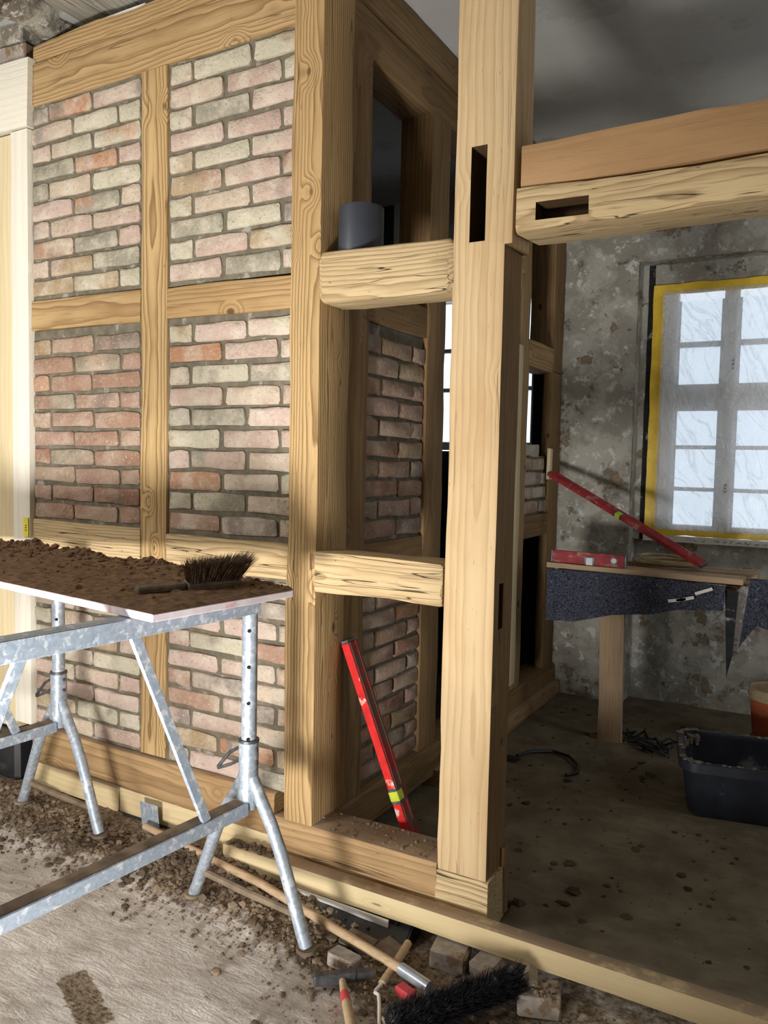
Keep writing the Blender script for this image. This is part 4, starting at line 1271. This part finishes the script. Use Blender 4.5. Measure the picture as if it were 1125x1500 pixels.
# bent rod
rd = empty('roller_frame', (0.65, -0.36, 0.03), 'bent wire roller frame with a brown grip lying between hammer and broom', 'tool')
MB().tube([(0.640, -0.19, 0.05), (0.655, -0.31, 0.045), (0.660, -0.395, 0.040)], [0.013, 0.014, 0.0125], 12).build('grip', M['handle'], rd)
MB().tube([(0.660, -0.39, 0.040), (0.660, -0.43, 0.042), (0.667, -0.448, 0.046), (0.680, -0.450, 0.046), (0.70, -0.480, 0.044), (0.74, -0.55, 0.042)], 0.0052, 8).build('wire', M['paper'], rd)
# black tub at the left edge
bx = empty('plastic_crate', (-1.66, 0.10, 0.05), 'black plastic crate in the gap under the pale boards at the left edge', 'crate')
MB().box((-1.80, -0.06, 0.055), (-1.50, 0.14, 0.27), 0.02).build('body', M['black'], bx)
MB().box((-1.81, -0.07, 0.255), (-1.49, 0.15, 0.285), 0.008).build('rim', M['black'], bx)
# cable on the back room floor
ct = MB()
ct.tube([(0.36, 1.58, 0.05), (0.40, 1.66, 0.055), (0.50, 1.75, 0.05), (0.60, 1.72, 0.05), (0.68, 1.62, 0.05), (0.70, 1.52, 0.05), (0.66, 1.46, 0.05)], 0.009, 8)
ct.lump((0.33, 1.53, 0.045), 0.055, 3, (1.2, 0.7, 0.4))
tag(ct.build('dark_cable', M['black'], None), 'dark hooked cable end lying on the back room floor', 'cable')
dr = MB()
rr = random.Random(21)
for k in range(26):
    x, y = 0.80 + rr.uniform(-0.02, 0.25), 2.14 + rr.uniform(-0.1, 0.12)
    dr.tube([(x, y, 0.05), (x + rr.uniform(-0.06, 0.06), y + rr.uniform(-0.06, 0.06), 0.06 + rr.uniform(0, 0.03)), (x + rr.uniform(-0.1, 0.1), y + rr.uniform(-0.08, 0.08), 0.045)], 0.006, 5)
tag(dr.build('wire_scraps', M['black'], None), 'tangle of black wire scraps on the floor beside the shelf post', 'scraps', None, 'stuff')

# ------------------------------------------------------------------ clods and debris
cm = MB()
rr = random.Random(33)
for k in range(9000):
    x = rr.uniform(-1.75, 0.62)
    y = -0.07 - abs(rr.gauss(0, 0.17))
    if -0.11 > y > -0.75 and not (0.55 < x and y > -0.16):
        s = min(0.020, rr.expovariate(1 / 0.0034) + 0.002)
        cm.lump((x, y, ground_z(x, y) + s * 0.25), s, k)
tag(cm.build('loam_clods', M['mud'], None, None, True, 0.5), 'crumbly heap of dried loam clods along the foot of the brick wall', 'soil', None, 'stuff')
cm = MB()
for k in range(420):
    x, y = rr.uniform(0.35, 1.6), rr.uniform(-0.75, -0.13)
    s = min(0.016, rr.expovariate(1 / 0.004) + 0.002)
    cm.lump((x, y, ground_z(x, y) + s * 0.25), s, k)
tag(cm.build('dirt_crumbs', M['mud'], None, None, True, 0.5), 'loose dirt crumbs on the ground in front of the plank', 'dirt', None, 'stuff')
cm = MB()
for k in range(420):
    x, y = rr.uniform(0.25, 1.9), rr.uniform(0.2, 2.7)
    if 1.1 < x and 1.2 < y < 2.0:
        continue
    s = min(0.03, rr.expovariate(1 / 0.006) + 0.003)
    cm.lump((x, y, ground_z(x, y) + s * 0.1), s, k, (1, 1, 0.35))
tag(cm.build('floor_debris', M['loamdark'], None, None, True, 0.5), 'dark flakes of dirt scattered over the back room floor', 'dirt', None, 'stuff')
cm = MB()
for k in range(110):
    x, y = rr.uniform(0.15, 0.64), rr.uniform(-0.02, 0.12)
    s = min(0.008, rr.expovariate(1 / 0.003) + 0.0015)
    cm.lump((x, y, 0.253 + s * 0.3), s, k)
for k in range(90):
    x, y = rr.uniform(-0.19, 0.03), rr.uniform(-0.11, -0.062)
    s = rr.uniform(0.004, 0.012)
    cm.lump((x, y, 0.131 + s * 0.3), s, k)
for k in range(40):
    x, y = 1.075 + rr.uniform(-0.05, 0.05), -0.185 + rr.uniform(-0.04, 0.04)
    s = rr.uniform(0.003, 0.010)
    cm.lump((x, y, 0.053 + s * 0.3), s, k)
tag(cm.build('ledge_crumbs', M['mud'], None, None, True, 0.5), 'loose dirt crumbs lying on the sill, the plank end and the grey block', 'dirt', None, 'stuff')
